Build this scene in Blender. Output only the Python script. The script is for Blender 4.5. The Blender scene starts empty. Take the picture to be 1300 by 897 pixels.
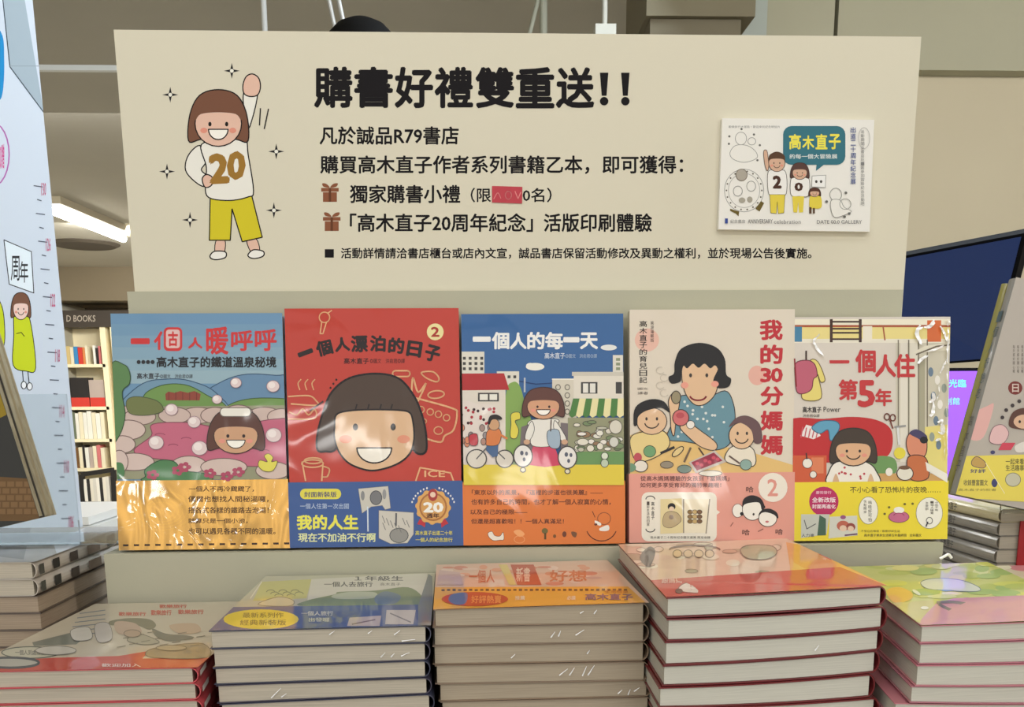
import bpy, math, random
from math import radians, sin, cos, pi, sqrt, atan2
from mathutils import Vector, Matrix
from mathutils.geometry import tessellate_polygon

C = bpy.context.scene.collection
SC = bpy.context.scene
random.seed(7)

# ------------------------------------------------------------------ camera
CZ = 1.15                                   # camera height above the floor
FOC, PCX, PCY = 1200.0, 650.0, 741.0        # focal length / principal point on the 1300x897 frame
_p, _y, _r = radians(11.2), radians(2.4), radians(0.4)
CF = Vector((sin(_y)*cos(_p), cos(_y)*cos(_p), -sin(_p)))
_R0 = Vector((cos(_y), -sin(_y), 0)); _U0 = _R0.cross(CF)
CR = _R0*cos(_r) - _U0*sin(_r); CU = _U0*cos(_r) + _R0*sin(_r)
cam = bpy.data.cameras.new('camera'); camo = bpy.data.objects.new('camera', cam); C.objects.link(camo)
camo.matrix_world = Matrix(((CR.x, CU.x, -CF.x, 0), (CR.y, CU.y, -CF.y, 0), (CR.z, CU.z, -CF.z, CZ), (0, 0, 0, 1)))
cam.sensor_width = 36; cam.lens = FOC/1300*36; cam.shift_y = (PCY-448.5)/1300; cam.clip_start = 0.01
SC.camera = camo

# ------------------------------------------------------------------ world, lights, exposure
SC.view_settings.view_transform = 'Standard'; SC.view_settings.look = 'None'
SC.view_settings.gamma = 1; SC.view_settings.exposure = 0.24
w = bpy.data.worlds.new('world'); SC.world = w; w.use_nodes = True
w.node_tree.nodes['Background'].inputs[0].default_value = (1.0, 0.985, 0.96, 1)
w.node_tree.nodes['Background'].inputs[1].default_value = 0.84

def area(name, loc, target, size, power, col=(1, .985, .96)):
    l = bpy.data.lights.new(name, 'AREA'); l.shape = 'RECTANGLE'; l.size, l.size_y = size
    l.energy = power; l.color = col
    o = bpy.data.objects.new(name, l); C.objects.link(o)
    loc = Vector(loc) + Vector((0, 0, CZ)); o.location = loc
    d = Vector(target) + Vector((0, 0, CZ)) - loc
    o.rotation_euler = d.to_track_quat('-Z', 'Y').to_euler()
    return o
area('ceiling_or_fill_lamp', (-0.9, -1.1, 1.40), (0, .8, 0), (1.2, .3), 17)
area('ceiling_or_fill_lamp', (0.9, -1.1, 1.40), (0, .8, 0), (1.2, .3), 17)
area('ceiling_or_fill_lamp', (-.2, 0.1, 1.40), (0, .7, -.2), (1.2, .3), 9.5)
area('downlight', (-3.9, -9.5, 1.38), (0, .8, 0), (.5, .35), 22)
area('downlight', (-1.1, -6.2, 1.38), (0, .8, 0), (1.1, .10), 9)
area('downlight', (.55, -8.0, 1.38), (0, .8, 0), (.5, .3), 7)
area('downlight', (2.6, -9.0, 1.38), (0, .8, 0), (.4, .3), 5)

area('ceiling_or_fill_lamp', (-2.0, 8.5, 1.36), (-2.6, 10.5, -1), (2.5, .6), 200)  # unseen lamp added to lift the dark back of the shop
area('ceiling_or_fill_lamp', (-1.5, 5.0, 1.36), (-1.5, 5.6, -1), (2.5, .6), 110)  # second added fill, brightens the background between sign and bookcase
area('ceiling_or_fill_lamp', (1.9, 0.8, 1.36), (2.0, 3.0, 0), (1.6, .5), 55)  # added fill aimed at the right partition
area('ceiling_or_fill_lamp', (.9, 2.2, 1.36), (-.6, 1.2, .2), (1.2, .3), 44, (.74, .86, 1))  # added cool fill that makes the height-chart board bluish white

# ------------------------------------------------------------------ helpers
def lin(c):
    c = c/255.0
    return c/12.92 if c <= .04045 else ((c+.055)/1.055)**2.4
def L3(c): return tuple(lin(v) for v in c[:3])
def ray(px, py): return CF + CR*((px-PCX)/FOC) - CU*((py-PCY)/FOC)
def onY(px, py, Y): d = ray(px, py); return d*(Y/d.y)
def onZ(px, py, Z): d = ray(px, py); return d*(Z/d.z)

def tag(o, label=None, cat=None, group=None, kind=None):
    if label: o['label'] = label
    if cat: o['category'] = cat
    if group: o['group'] = group
    if kind: o['kind'] = kind
    return o
def empty(name, loc, label=None, cat=None, group=None, kind=None):
    o = bpy.data.objects.new(name, None); C.objects.link(o); o.empty_display_size = .05
    o.location = Vector(loc) + Vector((0, 0, CZ))
    return tag(o, label, cat, group, kind)
def wloc(o):
    v = Vector(o.location)
    while o.parent: o = o.parent; v += Vector(o.location)
    return v
def mesh(name, verts, faces, mat, parent=None, smooth=False, cols=None, label=None):
    """verts are camera-relative; stored relative to the thing's base"""
    vs = [Vector(v) + Vector((0, 0, CZ)) for v in verts]
    org = wloc(parent) if parent else Vector((sum(v.x for v in vs)/len(vs), sum(v.y for v in vs)/len(vs), min(v.z for v in vs)))
    me = bpy.data.meshes.new(name); me.from_pydata([v-org for v in vs], [], faces)
    if cols:
        at = me.color_attributes.new('Col', 'FLOAT_COLOR', 'CORNER'); buf = []
        for f, c in zip(faces, cols): buf += [c[0], c[1], c[2], 1.0]*len(f)
        at.data.foreach_set('color', buf)
    if smooth: me.polygons.foreach_set('use_smooth', [True]*len(me.polygons))
    me.materials.append(mat); me.update()
    o = bpy.data.objects.new(name, me); C.objects.link(o)
    if parent: o.parent = parent
    else: o.location = org
    if label: o['label'] = label
    return o

class MB:
    def __init__(s): s.v, s.f = [], []
    def add(s, vs, fs):
        n = len(s.v); s.v += [Vector(v) for v in vs]; s.f += [tuple(i+n for i in f) for f in fs]; return s
    def box(s, a, b):
        x0, y0, z0 = a; x1, y1, z1 = b
        return s.hexa([(x0,y0,z0),(x1,y0,z0),(x1,y1,z0),(x0,y1,z0),(x0,y0,z1),(x1,y0,z1),(x1,y1,z1),(x0,y1,z1)])
    def hexa(s, p):
        return s.add(p, [(0,3,2,1),(4,5,6,7),(0,1,5,4),(1,2,6,5),(2,3,7,6),(3,0,4,7)])
    def obox(s, O, U, V, N, w, h, t):
        O = Vector(O); p = [O, O+U*w, O+U*w+V*h, O+V*h]
        return s.hexa(p + [q+N*t for q in p])
    def tube(s, a, b, r, n=12, r2=None):
        a, b = Vector(a), Vector(b); d = (b-a).normalized(); r2 = r if r2 is None else r2
        u = d.orthogonal().normalized(); v = d.cross(u); vs = []
        for q, rr in ((a, r), (b, r2)):
            vs += [q + (u*cos(2*pi*i/n)+v*sin(2*pi*i/n))*rr for i in range(n)]
        fs = [(i, (i+1) % n, n+(i+1) % n, n+i) for i in range(n)] + [tuple(range(n))[::-1], tuple(range(n, 2*n))]
        return s.add(vs, fs)
    def lathe(s, c, prof, axis=Vector((0,0,1)), n=24):
        c = Vector(c); axis = Vector(axis).normalized(); u = axis.orthogonal().normalized(); v = axis.cross(u); vs = []
        for (r, h) in prof:
            vs += [c + axis*h + (u*cos(2*pi*i/n)+v*sin(2*pi*i/n))*max(r, 1e-5) for i in range(n)]
        fs = [(k*n+i, k*n+(i+1) % n, (k+1)*n+(i+1) % n, (k+1)*n+i) for k in range(len(prof)-1) for i in range(n)]
        return s.add(vs, fs)
    def build(s, name, mat, parent=None, smooth=False, label=None):
        return mesh(name, s.v, s.f, mat, parent, smooth, None, label)

# ------------------------------------------------------------------ materials
MATS = {}
def mat(name, col=(200,200,200), rough=.6, metal=0, coat=0, crough=.1, emit=None, estr=0, bump=None, attr=False,
        noise=None, cbump=None, alpha=1, trans=0, spec=.5):
    if name in MATS: return MATS[name]
    m = bpy.data.materials.new(name); m.use_nodes = True; nt = m.node_tree; b = nt.nodes['Principled BSDF']
    N, K = nt.nodes.new, nt.links.new
    b.inputs['Base Color'].default_value = (*L3(col), 1)
    b.inputs['Roughness'].default_value = rough; b.inputs['Metallic'].default_value = metal
    b.inputs['Coat Weight'].default_value = coat; b.inputs['Coat Roughness'].default_value = crough
    b.inputs['Specular IOR Level'].default_value = spec
    b.inputs['Alpha'].default_value = alpha; b.inputs['Transmission Weight'].default_value = trans
    if emit: b.inputs['Emission Color'].default_value = (*L3(emit), 1); b.inputs['Emission Strength'].default_value = estr
    tc = N('ShaderNodeTexCoord')
    src = None
    if attr:
        a = N('ShaderNodeAttribute'); a.attribute_name = 'Col'; src = a.outputs['Color']
    if noise:      # (scale vec, amount)
        mp = N('ShaderNodeMapping'); mp.inputs['Scale'].default_value = noise[0]; K(tc.outputs['Object'], mp.inputs[0])
        nz = N('ShaderNodeTexNoise'); nz.inputs['Scale'].default_value = 1; nz.inputs['Detail'].default_value = 3; K(mp.outputs[0], nz.inputs[0])
        rm = N('ShaderNodeMapRange'); rm.inputs[1].default_value = .3; rm.inputs[2].default_value = .7
        rm.inputs[3].default_value = 1-noise[1]; rm.inputs[4].default_value = 1+noise[1]*.4; K(nz.outputs[0], rm.inputs[0])
        mx = N('ShaderNodeVectorMath'); mx.operation = 'SCALE'
        if src: K(src, mx.inputs[0])
        else: mx.inputs[0].default_value = L3(col)
        K(rm.outputs[0], mx.inputs['Scale']); src = mx.outputs[0]
    if src: K(src, b.inputs['Base Color'])
    for kind, sp in (('Normal', bump), ('Coat Normal', cbump)):
        if sp:     # (scale vec, strength, distance)
            mp = N('ShaderNodeMapping'); mp.inputs['Scale'].default_value = sp[0]; K(tc.outputs['Object'], mp.inputs[0])
            nz = N('ShaderNodeTexNoise'); nz.inputs['Scale'].default_value = 1; nz.inputs['Detail'].default_value = 2
            nz.inputs['Distortion'].default_value = sp[3] if len(sp) > 3 else 0
            K(mp.outputs[0], nz.inputs[0])
            bp = N('ShaderNodeBump'); bp.inputs['Strength'].default_value = sp[1]; bp.inputs['Distance'].default_value = sp[2]
            K(nz.outputs[0], bp.inputs['Height']); K(bp.outputs[0], b.inputs[kind])
    MATS[name] = m; return m

M_board = mat('sign_board', (218,212,190), .7, bump=((900,900,900), .05, .001))
M_stand = mat('stand_card', (182,180,158), .75, bump=((700,700,700), .06, .001))
M_print = mat('print_matte', attr=True, rough=.7, spec=.12)
M_gloss = mat('print_wrapped', attr=True, rough=.5, spec=.2, coat=.45, crough=.06, cbump=((11,16,10), .24, .007, 1.0))
M_top = mat('print_wrapped_top', attr=True, rough=.45, spec=.3, coat=.7, crough=.08, cbump=((16,16,16), .25, .003, .5))
M_gold = mat('gold_foil', attr=True, rough=.27, metal=.85, coat=.6, crough=.06, bump=((20,10,9), .6, .008, 1.5), cbump=((26,26,26), .5, .005, .8))
M_page = mat('page_block', (190,181,163), .75, noise=((25,25,1700), .16), coat=.25, crough=.2, cbump=((160,30,220), .5, .002, 1))
M_pagex = mat('page_block_white', (208,206,192), .75, noise=((25,25,1700), .10), coat=.25, crough=.2, cbump=((160,30,220), .4, .002, 1))
M_cream = mat('page_block_upright', (225,215,190), .8)
def cov(c): return mat('cover_%d_%d_%d' % c, c, .45, coat=.6, crough=.1)

# ------------------------------------------------------------------ flat print
_tc = {}
def text_tris(s, bold):
    k = (s, bold)
    if k in _tc: return _tc[k]
    cu = bpy.data.curves.new('t', 'FONT'); cu.body = s; cu.resolution_u = 2; cu.size = 1
    ob = bpy.data.objects.new('t', cu); me = bpy.data.meshes.new_from_object(ob)
    me.calc_loop_triangles()
    vs = [(v.co.x, v.co.y) for v in me.vertices]; ts = [tuple(t.vertices) for t in me.loop_triangles]
    bpy.data.objects.remove(ob); bpy.data.curves.remove(cu); bpy.data.meshes.remove(me)
    x0 = min(v[0] for v in vs); x1 = max(v[0] for v in vs); y0 = min(v[1] for v in vs); y1 = max(v[1] for v in vs)
    if bold >= .006:        # embolden by overlaying shifted copies of the glyph outlines
        m = 6 if bold > .02 else 3
        sh = [(cos(2*pi*j/m+.3)*bold, sin(2*pi*j/m+.3)*bold) for j in range(m)] + ([(0, 0)] if bold > .03 else [])
    else: sh = [(0, 0)]
    cp = [[((x+dx-x0)/max(x1-x0, 1e-6), (y1-y-dy)/max(y1-y0, 1e-6)) for x, y in vs] for dx, dy in sh]
    _tc[k] = (cp, ts); return _tc[k]

def smooth_pts(p, closed=True, n=5):
    out = []; m = len(p)
    rng = range(m) if closed else range(m-1)
    for i in rng:
        if closed: a, b, c, d = p[(i-1) % m], p[i], p[(i+1) % m], p[(i+2) % m]
        else: a, b, c, d = p[max(i-1, 0)], p[i], p[i+1], p[min(i+2, m-1)]
        for k in range(n):
            t = k/n
            out.append(tuple(.5*((2*b[j]) + (-a[j]+c[j])*t + (2*a[j]-5*b[j]+4*c[j]-d[j])*t*t + (-a[j]+3*b[j]-3*c[j]+d[j])*t**3) for j in (0, 1)))
    if not closed: out.append(p[-1])
    return out

class Print:
    """flat printed shapes on the plane O + U*u + V*v, clipped to w x h; drawn in coordinates of a crop of the photo"""
    def __init__(s, O, U, V, w, h, lift=2e-5, step=8e-6):
        s.O, s.U, s.V = Vector(O), Vector(U).normalized(), Vector(V).normalized()
        s.N = s.U.cross(s.V).normalized()
        s.w, s.h, s.z, s.step = w, h, lift, step
        s.vs, s.fs, s.cs = [], [], []; s.view(0, 0, 1); s.rect = (0, 0, w, h); s.bow = None
    def view(s, ox, oy, k): s.ox, s.oy, s.k = ox, oy, k; return s
    def uv(s, x, y):
        d = ray(s.ox + x/s.k, s.oy + y/s.k)
        t = s.O.dot(s.N)/d.dot(s.N); q = d*t - s.O
        # U,V may be slightly non-orthogonal
        a, b, c = s.U.dot(s.U), s.U.dot(s.V), s.V.dot(s.V); e, f = q.dot(s.U), q.dot(s.V)
        D = a*c-b*b
        return ((e*c-f*b)/D, (f*a-e*b)/D)
    def _tri(s, tri, col):
        x0, y0, x1, y1 = s.rect; poly = tri
        for ax, lim, sg in ((0, x0, 1), (0, x1, -1), (1, y0, 1), (1, y1, -1)):
            out = []
            for i in range(len(poly)):
                a, b = poly[i], poly[(i+1) % len(poly)]
                da, db = (a[ax]-lim)*sg, (b[ax]-lim)*sg
                if da >= 0: out.append(a)
                if (da >= 0) != (db >= 0):
                    t = da/(da-db); out.append((a[0]+(b[0]-a[0])*t, a[1]+(b[1]-a[1])*t))
            poly = out
            if len(poly) < 3: return
        ar = sum(poly[i][0]*poly[(i+1) % len(poly)][1]-poly[(i+1) % len(poly)][0]*poly[i][1] for i in range(len(poly)))
        if abs(ar) < 1e-12: return
        if ar < 0: poly = poly[::-1]
        n = len(s.vs)
        for (u, v) in poly:
            z = s.z + (s.bow(u, v) if s.bow else 0)
            s.vs.append(s.O + s.U*u + s.V*v + s.N*z)
        s.fs.append(tuple(range(n, n+len(poly)))); s.cs.append(col)
    def _draw(s, pts, tris, col, raw=False):
        c = L3(col); P = pts if raw else [s.uv(*p) for p in pts]
        for t in tris: s._tri([P[i] for i in t], c)
        s.z += s.step
    def base(s, col, r=None):
        r = r or (0, 0, s.w, s.h); P = [(r[0], r[1]), (r[2], r[1]), (r[2], r[3]), (r[0], r[3])]
        n = 12; Q = []; T = []
        for i in range(n):
            a = r[0]+(r[2]-r[0])*i/n; b = r[0]+(r[2]-r[0])*(i+1)/n; k = len(Q)
            Q += [(a, r[1]), (b, r[1]), (b, r[3]), (a, r[3])]; T += [(k, k+1, k+2), (k, k+2, k+3)]
        s._draw(Q, T, col, True); return s
    def poly(s, pts, col):
        T = tessellate_polygon([[Vector((x, y, 0)) for x, y in pts]]); s._draw(pts, T, col); return s
    def blob(s, pts, col, ol=None, lw=0, n=5):
        q = smooth_pts(pts, True, n); s.poly(q, col)
        if ol: s.line(q, lw, ol, True)
        return s
    def line(s, pts, wd, col, closed=False, smooth=False):
        if smooth: pts = smooth_pts(pts, closed)
        P, T = [], []; m = len(pts); h = wd/2
        for i in range(m if closed else m-1):
            a, b = pts[i], pts[(i+1) % m]; dx, dy = b[0]-a[0], b[1]-a[1]; l = math.hypot(dx, dy) or 1
            nx, ny = -dy/l*h, dx/l*h; ex, ey = dx/l*h*.4, dy/l*h*.4; k = len(P)
            P += [(a[0]+nx-ex, a[1]+ny-ey), (b[0]+nx+ex, b[1]+ny+ey), (b[0]-nx+ex, b[1]-ny+ey), (a[0]-nx-ex, a[1]-ny-ey)]
            T += [(k, k+1, k+2), (k, k+2, k+3)]
        s._draw(P, T, col); return s
    def ell(s, cx, cy, rx, ry, col, ol=None, lw=0, rot=0, n=24):
        cr, sr = cos(rot), sin(rot); pts = []
        for i in range(n):
            a = 2*pi*i/n; x, y = rx*cos(a), ry*sin(a); pts.append((cx+x*cr-y*sr, cy+x*sr+y*cr))
        if col: s._draw(pts, [(0, i, i+1) for i in range(1, n-1)], col)
        if ol: s.line(pts, lw, ol, True)
        return s
    def arc(s, cx, cy, rx, ry, a0, a1, wd, col, n=12):
        return s.line([(cx+rx*cos(radians(a0+(a1-a0)*i/n)), cy+ry*sin(radians(a0+(a1-a0)*i/n))) for i in range(n+1)], wd, col)
    def rr(s, x0, y0, x1, y1, r, col, ol=None, lw=0):
        pts = []
        for cx, cy, a0 in ((x1-r, y0+r, -90), (x1-r, y1-r, 0), (x0+r, y1-r, 90), (x0+r, y0+r, 180)):
            pts += [(cx+r*cos(radians(a0+k*22.5)), cy+r*sin(radians(a0+k*22.5))) for k in range(5)]
        if col: s.poly(pts, col)
        if ol: s.line(pts, lw, ol, True)
        return s
    def rect_(s, x0, y0, x1, y1, col): return s.poly([(x0, y0), (x1, y0), (x1, y1), (x0, y1)], col)
    def text(s, t, x0, y0, x1, y1, col, bold=.012, rot=0, skew=0):
        cps, ts = text_tris(t, bold); cx, cy = (x0+x1)/2, (y0+y1)/2; cr, sr = cos(rot), sin(rot)
        for vs in cps:
            P = []
            for (a, b) in vs:
                x, y = x0+(x1-x0)*a-cx, y0+(y1-y0)*b-cy + skew*(a-.5)
                P.append((cx+x*cr-y*sr, cy+x*sr+y*cr))
            s._draw(P, ts, col); s.z -= s.step - 2e-6
        s.z += s.step; return s
    def vtext(s, t, x0, x1, y0, y1, col, bold=.012, gap=.08):
        n = len(t); hh = (y1-y0)/n
        for i, ch in enumerate(t):
            s.text(ch, x0, y0+hh*(i+gap), x1, y0+hh*(i+1-gap), col, bold)
        return s
    def build(s, name, m, parent, label=None):
        return mesh(name, s.vs, s.fs, m, parent, False, s.cs, label)

K_ = (28,26,28)            # printing black
# a plain generic child figure used wherever the prints show an illustrated person
def kid_head(p, cx, cy, rx, ry, skin, hair, ol=K_, lw=2, mouth='smile', bob=True):
    if bob:
        p.blob([(cx-rx*1.28, cy+ry*.75), (cx-rx*1.22, cy-ry*.4), (cx-rx*.8, cy-ry*1.25), (cx, cy-ry*1.5), (cx+rx*.8, cy-ry*1.25), (cx+rx*1.22, cy-ry*.4),
                (cx+rx*1.28, cy+ry*.75), (cx+rx*.8, cy+ry*.7), (cx, cy+ry*.5), (cx-rx*.8, cy+ry*.7)], hair, ol, lw)
    p.ell(cx, cy, rx, ry, skin, ol, lw)
    p.blob([(cx-rx*.99, cy-ry*.15), (cx-rx*.9, cy-ry*.9), (cx, cy-ry*1.3), (cx+rx*.9, cy-ry*.9), (cx+rx*.99, cy-ry*.15), (cx+rx*.75, cy-ry*.42), (cx, cy-ry*.5), (cx-rx*.75, cy-ry*.42)], hair)
    for sg in (-1, 1):
        p.ell(cx+sg*rx*.36, cy+ry*.02, rx*.07, ry*.10, ol)
        p.ell(cx+sg*rx*.62, cy+ry*.3, rx*.15, ry*.12, (226,150,130))
    if mouth == 'smile': p.arc(cx, cy+ry*.18, rx*.4, ry*.38, 20, 160, max(lw, rx*.05), ol)
    else:
        p.poly([(cx+rx*.42*cos(radians(a)), cy+ry*.25+ry*.45*sin(radians(a))) for a in range(0, 181, 15)], (250,246,236))
        p.line([(cx+rx*.42*cos(radians(a)), cy+ry*.25+ry*.45*sin(radians(a))) for a in range(0, 181, 15)], max(lw, rx*.03), ol, True)

# ------------------------------------------------------------------ book builder
def tri(P, a, b, c):
    """P: 8 corners (bottom quad 0-3 FL FR BR BL, top quad 4-7)"""
    lo = (P[0]*(1-a)+P[1]*a)*(1-b) + (P[3]*(1-a)+P[2]*a)*b
    hi = (P[4]*(1-a)+P[5]*a)*(1-b) + (P[7]*(1-a)+P[6]*a)*b
    return lo*(1-c) + hi*c
def book_parts(parent, P, covermat, pagemat, spine='R', bow=0, bdir=Vector((0,0,1)), sheet=.0005, inset=.0012):
    """soft-cover book in the hexahedron P: page block plus a wrapped cover with a rounded spine"""
    P = [Vector(p) for p in P]
    W = (P[1]-P[0]).length; H = (P[3]-P[0]).length; T = max((P[4]-P[0]).length, (P[5]-P[1]).length)
    si, st, sh = inset/W, sheet/T, inset/H
    rs = min(.45*T/W, .035)
    flip = (lambda a: a) if spine == 'R' else (lambda a: 1-a)
    bw = lambda a: bdir*(-bow*4*a*(1-a))
    n = 10
    # page block
    mb = MB(); vs = []; fs = []
    A = [si*1.2 + (1-rs*.75-si*1.2)*i/n for i in range(n+1)]
    for a in A:
        for b, c in ((sh, st*1.2), (sh, 1-st*1.2), (1-sh, 1-st*1.2), (1-sh, st*1.2)):
            vs.append(tri(P, flip(a), b, c) + bw(flip(a)))
    for i in range(n):
        for k in range(4): fs.append((i*4+k, (i+1)*4+k, (i+1)*4+(k+1) % 4, i*4+(k+1) % 4))
    fs += [(0, 1, 2, 3), (n*4+3, n*4+2, n*4+1, n*4)]
    mb.add(vs, fs).build('page_block', pagemat, parent)
    # cover profile
    out, inn = [], []
    for i in range(n+1):
        a = (1-rs)*i/n; out.append((a, 0)); inn.append((a, st))
    for k in range(1, 8):
        t = -pi/2 + pi*k/8; out.append((1-rs+rs*cos(t), .5+.5*sin(t))); inn.append((1-rs+(rs-st*T/W)*cos(t), .5+(.5-st)*sin(t)))
    for i in range(n, -1, -1):
        a = (1-rs)*i/n; out.append((a, 1)); inn.append((a, 1-st))
    vs = []; fs = []; m = len(out)
    for b in (0, 1):
        for (a, c) in out+inn: vs.append(tri(P, flip(a), b, c) + bw(flip(a)))
    for i in range(m-1):
        o0, o1, i0, i1 = i, i+1, m+i, m+i+1; q = 2*m
        fs += [(o0, o1, q+o1, q+o0), (i1, i0, q+i0, q+i1), (o1, o0, i0, i1), (q+o0, q+o1, q+i1, q+i0)]
    for e in (0, m-1): fs.append((e, m+e, 3*m+e, 2*m+e))
    MB().add(vs, fs).build('cover', covermat, parent)

ORD = ['top', 'second', 'third', 'fourth', 'fifth', 'sixth', 'seventh', 'eighth']

# ================================================================== SETTING
FL = -CZ; CE = 1.40
M_floor = mat('floor_tiles', (176,171,160), .4, noise=((3,3,3), .1))
M_ceil = mat('ceiling_paint', (178,173,158), .9, noise=((1.5,1.5,1.5), .06))
M_wall = mat('wall_paint', (188,182,160), .85, noise=((2,2,2), .05))
M_dark = mat('dark_wall', (128,114,94), .85)
def structure(name, mb, m, parent=None):
    o = mb.build(name, m, parent)
    if not parent: o['kind'] = 'structure'
    return o
structure('floor', MB().box((-4.5,-3,FL-.1), (5,11.8,FL)), M_floor)
structure('ceiling', MB().box((-4.5,-3,CE), (5,11.8,CE+.1)), M_ceil)
structure('wall_left', MB().box((-4.6,-3,FL), (-4.5,11.8,CE)), M_wall)
structure('wall_right', MB().box((5,-3,FL), (5.1,11.8,CE)), M_wall)
structure('wall_back', MB().box((-4.5,11.7,FL), (5,11.8,CE)), M_dark)
# the beige partition on the right: lower leaf, overhanging upper leaf with a seam
structure('wall_partition', MB().box((1.02,3.44,FL), (5,3.6,onY(1200,91,3.44).z)), mat('partition_low', (196,186,160), .85, noise=((2,2,2), .04)))
mu = mat('partition_high', (172,169,146), .85, noise=((2,2,2), .04))
structure('trim_1', MB().box((1.235,3.38,onY(1200,89,3.38).z), (5,3.6,CE)), mu)
structure('trim_2', MB().box((.98,3.38,onY(1200,92,3.38).z), (1.222,3.6,CE)), mu)
structure('trim_3', MB().box((.90,3.34,.9), (.985,3.5,CE)), mat('pale_column', (172,180,172), .7))
# bulkhead over the far bookcase
structure('trim_4', MB().box((-4.5,10.8,1.05), (1.0,11.65,CE)), mat('bulkhead', (122,110,88), .9))
# boxed-in duct below the ceiling
du = empty('ceiling_duct', (.68,3.1,CE), kind='structure')
structure('duct_box', MB().box((.52,2.95,onY(850,20,2.95).z), (.835,3.32,CE)), mat('duct', (112,104,82), .8), du)
structure('duct_panel', MB().box((.535,2.97,onY(850,46,2.97).z), (.80,3.3,onY(850,21,2.97).z)), mat('duct_lower', (104,96,76), .8), du)

# white hanging rail and its drop rods
M_rail = mat('white_rail', (225,228,225), .4)
rl = empty('hanging_rail', (-1.1,3.4,CE), 'thin white rail hung from the ceiling left of the sign', 'rail')
ZR = onY(100,87,3.4).z
MB().box((-2.6,3.39,ZR-.008), (-.60,3.41,ZR+.008)).build('rail_bar', M_rail, rl)
a = onY(335,0,3.4); b = onY(336,40,3.4)
MB().tube((a.x,3.4,CE), (b.x,3.4,ZR), .009).build('drop_rod', M_rail, rl)
MB().tube((-1.9,3.4,CE), (-1.9,3.4,ZR), .009).build('drop_rod', M_rail, rl)

# black spotlight on a silver bracket
c = onY(460,82,2.6)
sp = empty('ceiling_spotlight', (c.x,c.y,CE), 'black round ceiling spotlight with silver bracket peeking above the sign', 'spotlight')
prof = [(.0,.105),(.03,.102),(.06,.088),(.085,.062),(.1,.03),(.104,0),(.1,-.05),(.085,-.055),(0,-.055)]
MB().lathe(c, prof).build('lamp_head', mat('black_enamel', (16,15,14), .85, spec=.15), sp, True)
a = onY(422,-8,2.6); b = onY(431,34,2.6); mb = MB()
for dx in (-.012, .012):
    mb.tube(a+Vector((dx,0,0)), b+Vector((dx,0,0)), .0055)
mb.tube(a+Vector((-.012,0,0)), a+Vector((.012,0,0)), .0055); mb.tube(b+Vector((-.012,0,0)), b+Vector((.012,0,0)), .0055)
mb.build('bracket', mat('silver_metal', (205,205,200), .35, metal=.4), sp)
MB().tube((a.x,a.y,CE), a, .01).build('stem', MATS['black_enamel'], sp)
MB().tube(b, Vector((b.x+.03,b.y,b.z-.03)), .008).build('joint', MATS['black_enamel'], sp)
# pale ceiling conduits
for (x0, x1) in ((672,683), (690,690)):
    a = onY(x1,0,3.2); b = onY(x0,44,3.2)
    cd = MB().tube(a + (a-b)*((CE-a.z)/(a.z-b.z)), b - (a-b)*.25, .007 if x0 < 680 else .012).build('ceiling_conduit', mat('grey_conduit', (150,150,132), .6))
    tag(cd, 'thin slanting pale conduit above the sign' if x0 < 680 else 'thicker upright pale conduit above the sign, beside the thin slanting one', 'pipe')
a = onY(768,38,3.0)
cf = empty('ceiling_fixture', (a.x,3.01,CE), 'small pale box fixture just above the sign beside the ceiling duct', 'fixture')
MB().box((a.x-.03,2.98,a.z-.05), (a.x+.03,3.04,a.z+.01)).build('housing', mat('pale_plastic', (180,178,165), .5), cf)
MB().tube((a.x,3.01,a.z), (a.x,3.01,CE), .008).build('stem', MATS['pale_plastic'], cf)

# fluorescent batten on the ceiling, round ceiling speaker
a = onZ(58,255,CE-.02); b = onZ(162,300,CE-.02)
fx = empty('fluorescent_light', ((a+b)/2), 'lit white fluorescent batten on the ceiling left of the sign', 'ceiling light')
a1, b1 = onZ(68,262,CE-.05), onZ(156,298,CE-.05); d = (b1-a1).normalized(); n_ = Vector((0,0,1)); sd = d.cross(n_)
MB().obox(a1-sd*.10-d*.1, d, sd, n_, (b1-a1).length+.2, .20, .05).build('housing', mat('lamp_housing', (200,190,165), .5), fx)
MB().tube(a1-n_*.03, b1-n_*.03, .03).build('tube', mat('lit_tube', (255,255,250), emit=(255,250,238), estr=14), fx)
c = onZ(108,309,CE)
MB().lathe((c.x,c.y,CE-.006), [(0,-.02),(.26,-.02),(.3,0),(.3,.006)], n=32).build('ceiling_vent', mat('vent_dark', (70,62,50), .7))
tag(bpy.data.objects['ceiling_vent'], 'round dark ceiling vent beyond the fluorescent light', 'vent')

# ------------------------------------------------------------------ far bookcase
YB = 11.0
def bx(px, py): return onY(px, py, YB)
x0 = -6.2; xl = -6.0; xr = bx(150,500).x; 
bk = empty('bookcase', (-4.5,YB,FL), 'tall cream bookcase with dark BOOKS header at the back of the shop', 'bookcase')
M_cr = mat('cream_shelf', (250,238,200), .6); M_hd = mat('header_dark', (66,58,50), .6)
zt = bx(110,415).z; zh = bx(110,394).z
xL = bx(62,500).x; xM = bx(137,500).x; xR = bx(150,500).x
MB().box((xL,YB+.28,FL), (xR,YB+.3,zt)).build('back_panel', M_cr, bk)
for x in (xL, xM, xR): MB().box((x-.03,YB,FL), (x+.03,YB+.28,zt)).build('upright', M_cr, bk)
MB().box((xL-.03,YB-.03,zt), (xR+.2,YB+.3,zh)).build('header', M_hd, bk)
pr = Print((xL,YB-.03,zt), (1,0,0), (0,0,1), xR-xL, zh-zt)
pr.text('D BOOKS', 84.5, 400, 121, 408, (190,180,165), .01)
pr.build('header_lettering', M_print, bk)
shy = [462, 516, 557, 594, 646]
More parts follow.
